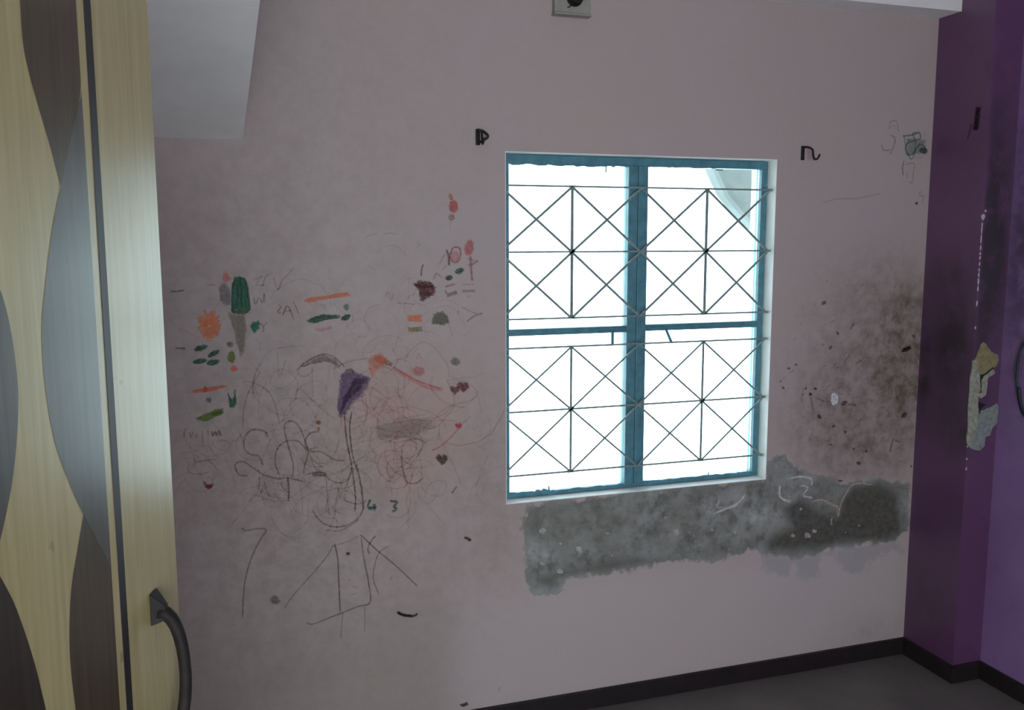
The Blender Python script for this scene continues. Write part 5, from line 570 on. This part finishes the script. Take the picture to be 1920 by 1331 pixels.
# steel grille in front of the frame
gx = [.8175, 1.062, 1.3065, 1.551, 1.7955]
rows = ((1.774, 1.566, 1.352), (1.258, 1.050, .838))
YG = .022
def rod(mb, p, q, w=.0027, y=YG, th=.0016):
    (x1, z1), (x2, z2) = p, q
    d = Vector((x2 - x1, 0, z2 - z1)).normalized(); n = Vector((-d.z, 0, d.x)) * w * 1.4
    mb.prism([(x1 + n.x, y - th, z1 + n.z), (x2 + n.x, y - th, z2 + n.z), (x2 - n.x, y - th, z2 - n.z), (x1 - n.x, y - th, z1 - n.z)], (0, 2 * th, 0))
def clipx(p, q):
    (x1, z1), (x2, z2) = p, q
    if x1 < XL + .002: t = (XL + .002 - x1) / (x2 - x1); x1, z1 = XL + .002, z1 + t * (z2 - z1)
    return (x1, z1), (x2, z2)
for r in rows:
    g = MB()
    for zz in r: rod(g, (XL + .0025, zz), (XR - .0025, zz), .0021)
    for k in (1, 3): rod(g, (gx[k], r[0]), (gx[k], r[2]), .0034 if r[0] > 1.5 else .0026, YG)
    for i in range(4):
        for j in range(2):
            rod(g, *clipx((gx[i], r[j]), (gx[i + 1], r[j + 1])), .0027 if r[0] > 1.5 else .0022, YG + .0034); rod(g, *clipx((gx[i], r[j + 1]), (gx[i + 1], r[j])), .0027 if r[0] > 1.5 else .0020, YG - .0034)
            cxm, czm = (gx[i] + gx[i + 1]) / 2, (r[j] + r[j + 1]) / 2
            g.box(cxm - .004, cxm + .004, YG - .004, YG + .004, czm - .0035, czm + .0035)
    for k in (1, 3): g.box(gx[k] - .0075, gx[k] + .0075, YG - .005, YG + .005, r[1] - .0075, r[1] + .0075); g.box(gx[k] - .012, gx[k] + .012, YG - .005, YG + .005, r[2] - .003, r[2] + .003); g.box(gx[k] - .010, gx[k] + .010, YG - .005, YG + .005, r[0] - .002, r[0] + .003)
    for zz in r: g.box(XR - .012, XR - .0025, YG - .004, YG + .004, zz - .004, zz + .004)
    obj('window_grille', g, M_ROD, win, label=('upper' if r[0] > 1.5 else 'lower') + ' diamond pattern steel rod grille')

# building eave outside, seen through the top right pane
ev = MB(); ev.prism([(2.095, .9, 1.93), (2.17, .9, 1.80), (2.26, .9, 1.71), (2.38, .9, 1.62), (3.1, .9, 1.35), (3.1, .9, 2.6), (2.06, .9, 2.6)], (0, .12, 0))
eave = obj('house_eave', ev, M_EAVE, bevel=.03)
eave['kind'] = 'structure'

# ------------------------------------------------------------------ broken plaster on the pillar
def slab_mesh(outline, depth, seed, y=PIL_Y):
    mb = MB(); rn = random.Random(seed)
    P = [(a / 1000, b / 1000) for a, b in outline]
    P2 = []
    for i in range(len(P)):
        a, b = np.array(P[i]), np.array(P[(i + 1) % len(P)]); L = np.hypot(*(b - a)); n = max(1, int(L / .012))
        for k in range(n):
            p = a + (b - a) * k / n; P2.append((p[0] + rn.uniform(-.0018, .0018), p[1] + rn.uniform(-.0018, .0018)))
    cxm = np.mean([p[0] for p in P2]); czm = np.mean([p[1] for p in P2])
    mb.prism([(a, y - .0002, b) for a, b in P2][::-1], (0, -depth, 0))
    return mb
M_CH = [M_CHIP_A, M_CHIP_B, M_CHIP_B, M_CHIP_C]
LBC = ['ochre bare plaster at the top of the broken corner', 'pale green grey strip of plaster along the corner', 'hooked pale plaster edge', 'grey cement render at the bottom of the break']
for k, ol in enumerate(DATA['ch']):
    obj('broken_plaster', slab_mesh(ol, (.004, .007, .006, .005)[k], k), M_CH[k], wall_pillar, bevel=.0012, label=LBC[k])
obj('plaster_hollow', slab_mesh(DATA['hole'], .0015, 9), M_CHIP_D, wall_pillar, label='dark hollow in the broken plaster')
cr_ = [(a / 1000, PIL_Y - .0065, b / 1000) for a, b in DATA['crack']]
obj('plaster_crack', MB().tube(cr_, [.002, .0028, .0026, .0028, .002], 6), M_CHIP_D, wall_pillar, label='dark crack through the broken plaster')
random.seed(8)
mb = MB()
def nub(x, y, z, rx, rz):
    P = [(x + rx * math.cos(t) * random.uniform(.7, 1.2), y, z + rz * math.sin(t) * random.uniform(.7, 1.2)) for t in [k * math.pi / 4 for k in range(8)]]
    mb.prism(P[::-1], (0, -.002, 0))
z = 1.69
nub(XC + .004, PIL_Y, 1.680, .009, .011); nub(XC + .012, PIL_Y, 1.700, .004, .004)
for z, l in ((1.655, .006), (1.64, .018), (1.605, .014), (1.575, .010), (1.555, .006), (1.54, .006), (1.52, .008), (1.50, .006), (1.482, .008), (1.46, .012), (1.435, .010), (1.385, .010), (1.30, .005), (.835, .005), (.80, .006), (.88, .004)):
    nub(XC + .0015, PIL_Y, z, .0028, l)
obj('paint_chips', mb, M_CHIPW, wall_pillar, label='line of small white paint chips down the purple corner')

# ------------------------------------------------------------------ crayon drawings on the wall
LVL = [0]
KC = 2.0
def ribbon(acc, pts, wd, al, col, axis='y', plane=0.0):
    """flat crayon line a hair off the wall, opacity falling to its edges"""
    P = spline(pts) if len(pts) > 2 else [np.array(p, float) for p in pts]
    P = [p for i, p in enumerate(P) if i == 0 or np.hypot(*(p - P[i - 1])) > 1e-5]
    if len(P) < 2: return
    LVL[0] = (LVL[0] + 1) % 400
    off = .0004 + LVL[0] * 3e-6
    n = len(acc['v']); rn = random.Random(len(acc['v']))
    for i, p in enumerate(P):
        t = P[min(i + 1, len(P) - 1)] - P[max(i - 1, 0)]; t = t / (np.hypot(*t) or 1); nn = np.array([-t[1], t[0]])
        h = wd / 2 * rn.uniform(.85, 1.15); e = al * (.75 if i in (0, len(P) - 1) else rn.uniform(.85, 1.0))
        for k, a in ((-1, 0.15), (-.35, 1), (.35, 1), (1, 0.15)):
            q = p + nn * k * h
            acc['v'].append((q[0], plane - off, q[1]) if axis == 'y' else (plane - off, q[0], q[1]))
            acc['a'].append(e * a); acc['c'].append(col)
    for i in range(len(P) - 1):
        for k in range(3):
            a = n + i * 4 + k; acc['f'].append((a, a + 1, a + 5, a + 4))

def hatch(acc, poly, gap, al, col, ang, axis='y', plane=0.0):
    """back-and-forth crayon filling of a closed outline"""
    P = np.array(poly, float); r = math.radians(ang); c, s_ = math.cos(r), math.sin(r)
    # image angle: x to the right, y down -> wall z up
    d = np.array([c, -s_]); nrm = np.array([s_, c])
    u = P @ d; v = P @ nrm; zz = []; k = 0; ext = .16 * (v.max() - v.min())
    rn = random.Random(int(abs(u.sum()) * 1e4) % 9999)
    y = v.min() + gap * .4
    while y < v.max():
        xsn = []
        for i in range(len(P)):
            v1, v2 = v[i], v[(i + 1) % len(P)]
            if (v1 > y) != (v2 > y): xsn.append(u[i] + (y - v1) / (v2 - v1) * (u[(i + 1) % len(P)] - u[i]))
        xsn.sort()
        if len(xsn) >= 2:
            a, b = xsn[0] - rn.uniform(-.001, 1.) * min(.0065, ext), xsn[-1] + rn.uniform(-.001, 1.) * min(.0065, ext)
            zz.append(((a if k % 2 == 0 else b), y)); zz.append(((b if k % 2 == 0 else a), y)); k += 1
        y += gap
    W2 = [d * a + nrm * b for a, b in zz]
    # broad wax rub under the strokes
    LVL[0] = (LVL[0] + 1) % 400; off = .0004 + LVL[0] * 3e-6; n = len(acc['v']); ctr = P.mean(0); rj = random.Random(n)
    for p in (x + (y - x) * f for x, y in zip(P, np.roll(P, -1, 0)) for f in (0, .33, .66)):
        q = ctr + (p - ctr) * rj.uniform(.80, .98)
        acc['v'].append((q[0], plane - off, q[1]) if axis == 'y' else (plane - off, q[0], q[1])); acc['a'].append(al * .5); acc['c'].append(col)
    acc['f'].append(tuple(range(n, n + 3 * len(P))))
    for i in range(0, len(W2) - 1, 2):
        ribbon(acc, [W2[i], (W2[i] + W2[i + 1]) / 2 + nrm * rn.uniform(-.0006, .0006), W2[i + 1]], gap * 1.4, al * .85, col, axis, plane)

def drawing(name, label, strokes, parent, axis='y', plane=0.0):
    acc = {'v': [], 'f': [], 'a': [], 'c': []}
    for st in strokes:
        pts = [(a / 1000, b / 1000) for a, b in st[1]]
        al = min(1., st[3]); col = tuple(min(.9, x * KC) for x in lin(st[4]))
        if st[0] == 's':
            grey = max(st[4]) - min(st[4]) < 24 and 40 < max(st[4]) < 120; ribbon(acc, pts, st[2] * (.0015 if grey else .0019), al * (.72 if grey else 1), col, axis, plane)
        else: hatch(acc, pts, st[2] / 1000, al, col, st[5], axis, plane)
    me = bpy.data.meshes.new(name); me.from_pydata(acc['v'], [], acc['f']); me.materials.append(M_CRAYON); me.update()
    a = me.attributes.new('opacity', 'FLOAT', 'POINT'); a.data.foreach_set('value', acc['a'])
    c = me.attributes.new('ink', 'FLOAT_COLOR', 'POINT'); c.data.foreach_set('color', [x for q in acc['c'] for x in (*q, 1)])
    o = bpy.data.objects.new(name, me); COL.objects.link(o); o.parent = parent; o['label'] = label
    return o
for nm, lb, st in DRAWINGS: drawing(nm, lb, st, wall_back)
drawing('dash_mark', 'black scratch high on the purple pillar', [['s', DATA['scr'], 14, .95, (14, 6, 12)], ['s', DATA['scr2'], 6, .5, (30, 14, 26)]], wall_pillar, 'x', XC)

# ------------------------------------------------------------------ lamp holder above the window
lamp = empty('lamp_holder', (1.041, 0, 2.292), 'aged white square block with black bulb holder under the beam above the window', 'lamp holder')
bx = MB().box(.981, 1.100, -.028, -.0005, 2.294, 2.383)
obj('mounting_block', bx, M_BLOCK, lamp, bevel=.004)
obj('block_lip', MB().box(.979, 1.102, -.034, -.0006, 2.287, 2.2935), M_BLOCK, lamp, bevel=.002)
mb = MB(); cxl, czl = 1.045, 2.338
mb.tube([(cxl, -.0285, czl), (cxl, -.034, czl)], [.026, .026], 20)
mb.tube([(cxl, -.034, czl), (cxl, -.045, czl), (cxl, -.052, czl), (cxl, -.054, czl)], [.019, .019, .022, .020], 20)
obj('bulb_socket', mb, M_BLACK, lamp, smooth=False)
obj('socket_wire', MB().tube([(cxl - .010, -.030, czl - .020), (cxl - .016, -.031, czl - .027), (cxl - .024, -.0305, czl - .030)], .0016, 6), M_BLACK, lamp)

# ------------------------------------------------------------------ curtain rod brackets
def bracket(x, z, sx, label):
    e = empty('curtain_bracket', (x, 0, z), label, 'curtain bracket')
    e['group'] = 'iron curtain rod brackets either side of the window'
    obj('wall_plate', MB().box(x - .007, x + .007, -.004, -.0005, z - .024, z + .024), M_IRON, e, bevel=.0015)
    pts = [(x, -.004, z + .019), (x + sx * .0, -.030, z + .017), (x + sx * .002, -.052, z + .007), (x + sx * .002, -.056, z - .008),
           (x + sx * .003, -.062, z - .024), (x + sx * .005, -.076, z - .026), (x + sx * .006, -.088, z - .012)]
    P = [tuple(p) for p in spline(pts, 5)]
    obj('hook_arm', MB().tube(P, .0036, 8), M_IRON, e, smooth=True)
    obj('screw', MB().tube([(x, -.0041, z - .014), (x, -.007, z - .014)], .0035, 8), M_IRON, e)
    return e
bracket(1.905, 1.900, 1, 'black iron curtain bracket with curled hook right of the window top')
b2 = bracket(.742, 1.915, -1, 'black iron curtain bracket left of the window top, seen end on')
mb = MB(); mb.tube([tuple(p) for p in spline([(.740, -.006, 1.936), (.752, -.016, 1.932), (.764, -.024, 1.922), (.767, -.026, 1.914), (.758, -.020, 1.906), (.747, -.010, 1.899)], 4)], .0042, 8)
obj('gusset', mb, M_IRON, b2)

# ------------------------------------------------------------------ cable loop on the purple wall
cb = MB(); cp = [(XW - .008 - .004 * math.sin(i), a / 1000, b / 1000) for i, (a, b) in enumerate(DATA['cable'])]
cp = [(XW - .008, -.45, 1.32)] + cp + [(XW - .010, -.44, .975), (XW - .010, -.52, 1.03), (XW - .008, -.56, 1.16), (XW - .008, -.53, 1.28), (XW - .008, -.45, 1.32)]
cb.tube([tuple(p) for p in spline(cp, 6)], .0045, 8)
cbo = obj('cable_loop', cb, M_CABLE, smooth=True)
cbo['label'] = 'dark cable loop hanging on the purple wall at the right edge'; cbo['category'] = 'cable'
cb2 = MB().tube([tuple(p) for p in spline([(XW - .018, -.345, 1.10), (XW - .017, -.352, 1.06), (XW - .017, -.372, 1.02), (XW - .018, -.42, 1.0), (XW - .018, -.50, 1.08)], 6)], .0045, 8)
obj('second_turn', cb2, M_CABLE, cbo, smooth=True)

# ------------------------------------------------------------------ wardrobe with one door ajar
THD = math.radians(18)
P0 = Vector((-.067, -1.65, 0)); LU = Vector((-math.sin(THD), -math.cos(THD), 0)); LN = Vector((math.cos(THD), -math.sin(THD), 0))
LW, Z0, Z1 = .46, .10, 1.868
hinge = P0 + LU * LW
ward = empty('wardrobe', (hinge.x - .3, -1.62, 0), 'cream laminate wardrobe with dark wavy bands, one door ajar, at the left edge', 'wardrobe')
def L(u, n, z): q = P0 + LU * u + LN * n; return (q.x, q.y, z)
def lbox(mb, u0, u1, n0, n1, z0, z1, m=0):
    mb.prism([L(u0, n0, z0), L(u1, n0, z0), L(u1, n1, z0), L(u0, n1, z0)], (0, 0, z1 - z0), m)
fx = hinge.x - .004; yb = -1.17; yf = hinge.y - .02
mb = MB(); T = .018
mb.box(LX + .002, fx - .02, yf, yf + T, 0, Z1); mb.box(LX + .002, fx - .02, yb - T, yb, 0, Z1); mb.box(LX + .002, fx - .02, yf + T, yb - T, Z1 - T, Z1)
mb.box(LX + .002, fx - .02, yf + T, yb - T, .08, .08 + T); mb.box(LX + .002, LX + .010, yf + T, yb - T, .098, Z1 - T)
mb.box(fx - .06, fx - .04, yf + T, yb - T, 0, .08)
obj('carcass', mb, M_CARC, ward, bevel=.001)
for z in (.55, 1.0, 1.45): obj('shelf', MB().box(LX + .011, fx - .04, yf + T + .001, yb - T - .001, z, z + T), M_CARC, ward)
# far door, closed
obj('door', MB().box(fx - .0195, fx - .002, hinge.y + LW + .004, yb, Z0, Z1), M_CREAM, ward, bevel=.001, label='closed far wardrobe door')
# near door, ajar: cream leaf, wavy inlays and a dark groove in one mesh
def interp(tab, z):
    tab = sorted(((b / 1000, a / 1000) for a, b in tab)); return float(np.interp(z, [t[0] for t in tab], [t[1] for t in tab]))
def smooth_tab(tab): return [tuple(p) for p in spline(tab, 5)]
leaf = MB(); lbox(leaf, 0, LW, -.018, 0, Z0, Z1, 0)
def region(zlo, zhi, right, left, m, off, st=.006):
    n = max(2, int((zhi - zlo) / st)); zz = np.linspace(zlo, zhi, n + 1)
    base = len(leaf.v)
    for z in zz:
        r, l = right(z), left(z); l = max(l, r + 1e-5)
        leaf.v.append(L(r, off, z)); leaf.v.append(L(l, off, z))
    for i in range(n):
        a = base + 2 * i; leaf.f.append((a, a + 2, a + 3, a + 1)); leaf.m.append(m)
US = .151
A_l, A_r, B_l, C_l, D_r, E_r = [smooth_tab(DATA[k]) for k in ('bandA_l', 'bandA_r', 'bandB_l', 'bandC_l', 'bandD_r', 'bandE_r')]
def per(z): return z
region(1.646, Z1, lambda z: max(US, interp(A_r, z)) if z < 1.74 else US, lambda z: interp(A_l, z), 1, .0003)
region(1.304, 1.73, lambda z: US, lambda z: interp(B_l, z) if z < 1.719 else US + .003 * (1.73 - z) / .011, 2, .0003)
region(1.10, 1.367, lambda z: US, lambda z: interp(C_l, z) if z > 1.21 else .151 + .079 * math.cos((1.21 - z) / .11 * math.pi / 2), 1, .0002)
def wave(z, amp, ph): return amp * math.cos((z - ph) / .535 * 2 * math.pi)
for zc, m in ((.965, 2), (.70, 1), (.43, 2)):
    region(max(Z0, zc - .145), zc + .145, lambda z: US, lambda z, zc=zc: .151 + .085 * max(0, math.cos((z - zc) / .145 * math.pi / 2)), m, .0002)
region(1.381, 1.60, lambda z: interp(D_r, z) if z < 1.567 else .293 + (z - 1.567) * 1.0, lambda z: .40, 2, .0003)
region(1.12, 1.364, lambda z: interp(E_r, z) if z > 1.232 else .274 + .5 * abs(1.232 - z) ** 1.3, lambda z: .40, 3, .0003)
# raised grooves drawn as a dark strip
lbox(leaf, .125, .1375, 0, .0006, Z0, Z1, 4)
door = obj('door', leaf, [M_CREAM, M_BROWN, M_TAUPE, M_DARK, M_GROOVE], ward, label='open near wardrobe door, cream with dark brown wavy bands')
# bow handle
hm = MB(); HZ0, HZ1, HU = 1.232, 1.078, .0655
def hp(u, n, z): return L(u, n, z)
arc = []
for k in range(15):
    t = k / 14; a = math.pi * t
    arc.append((HU - .002 * math.sin(a), .006 + .023 * math.sin(a) ** .8, HZ0 - .010 + (HZ1 - HZ0 + .02) * (1 - math.cos(a)) / 2))
rad = [.0085 - .0022 * math.sin(math.pi * k / 14) ** .5 for k in range(15)]
hm.tube([hp(*p) for p in arc], rad, 10)
ho = obj('handle', hm, M_BRONZE, door, smooth=True, label='dark bronze bow handle')
def foot(zc, sgn):
    m = MB()
    pts = []
    n1 = [(HU - .010, .0007, zc - .017), (HU + .010, .0007, zc - .017), (HU + .010, .0007, zc + .017), (HU - .010, .0007, zc + .017)]
    n2 = [(HU - .005, .016, zc - .008 - .004 * sgn), (HU + .005, .016, zc - .008 - .004 * sgn), (HU + .003, .014, zc + .006 - .003 * sgn), (HU - .003, .014, zc + .006 - .003 * sgn)]
    for p in n1 + n2: m.v.append(L(*p))
    for q_ in ((0, 1, 2, 3), (4, 7, 6, 5), (0, 4, 5, 1), (1, 5, 6, 2), (2, 6, 7, 3), (3, 7, 4, 0)): m.f.append(q_); m.m.append(0)
    obj('handle_mount', m, M_BRONZE, ho, bevel=.001)
foot(HZ0 - .004, 1); foot(HZ1 + .004, -1)
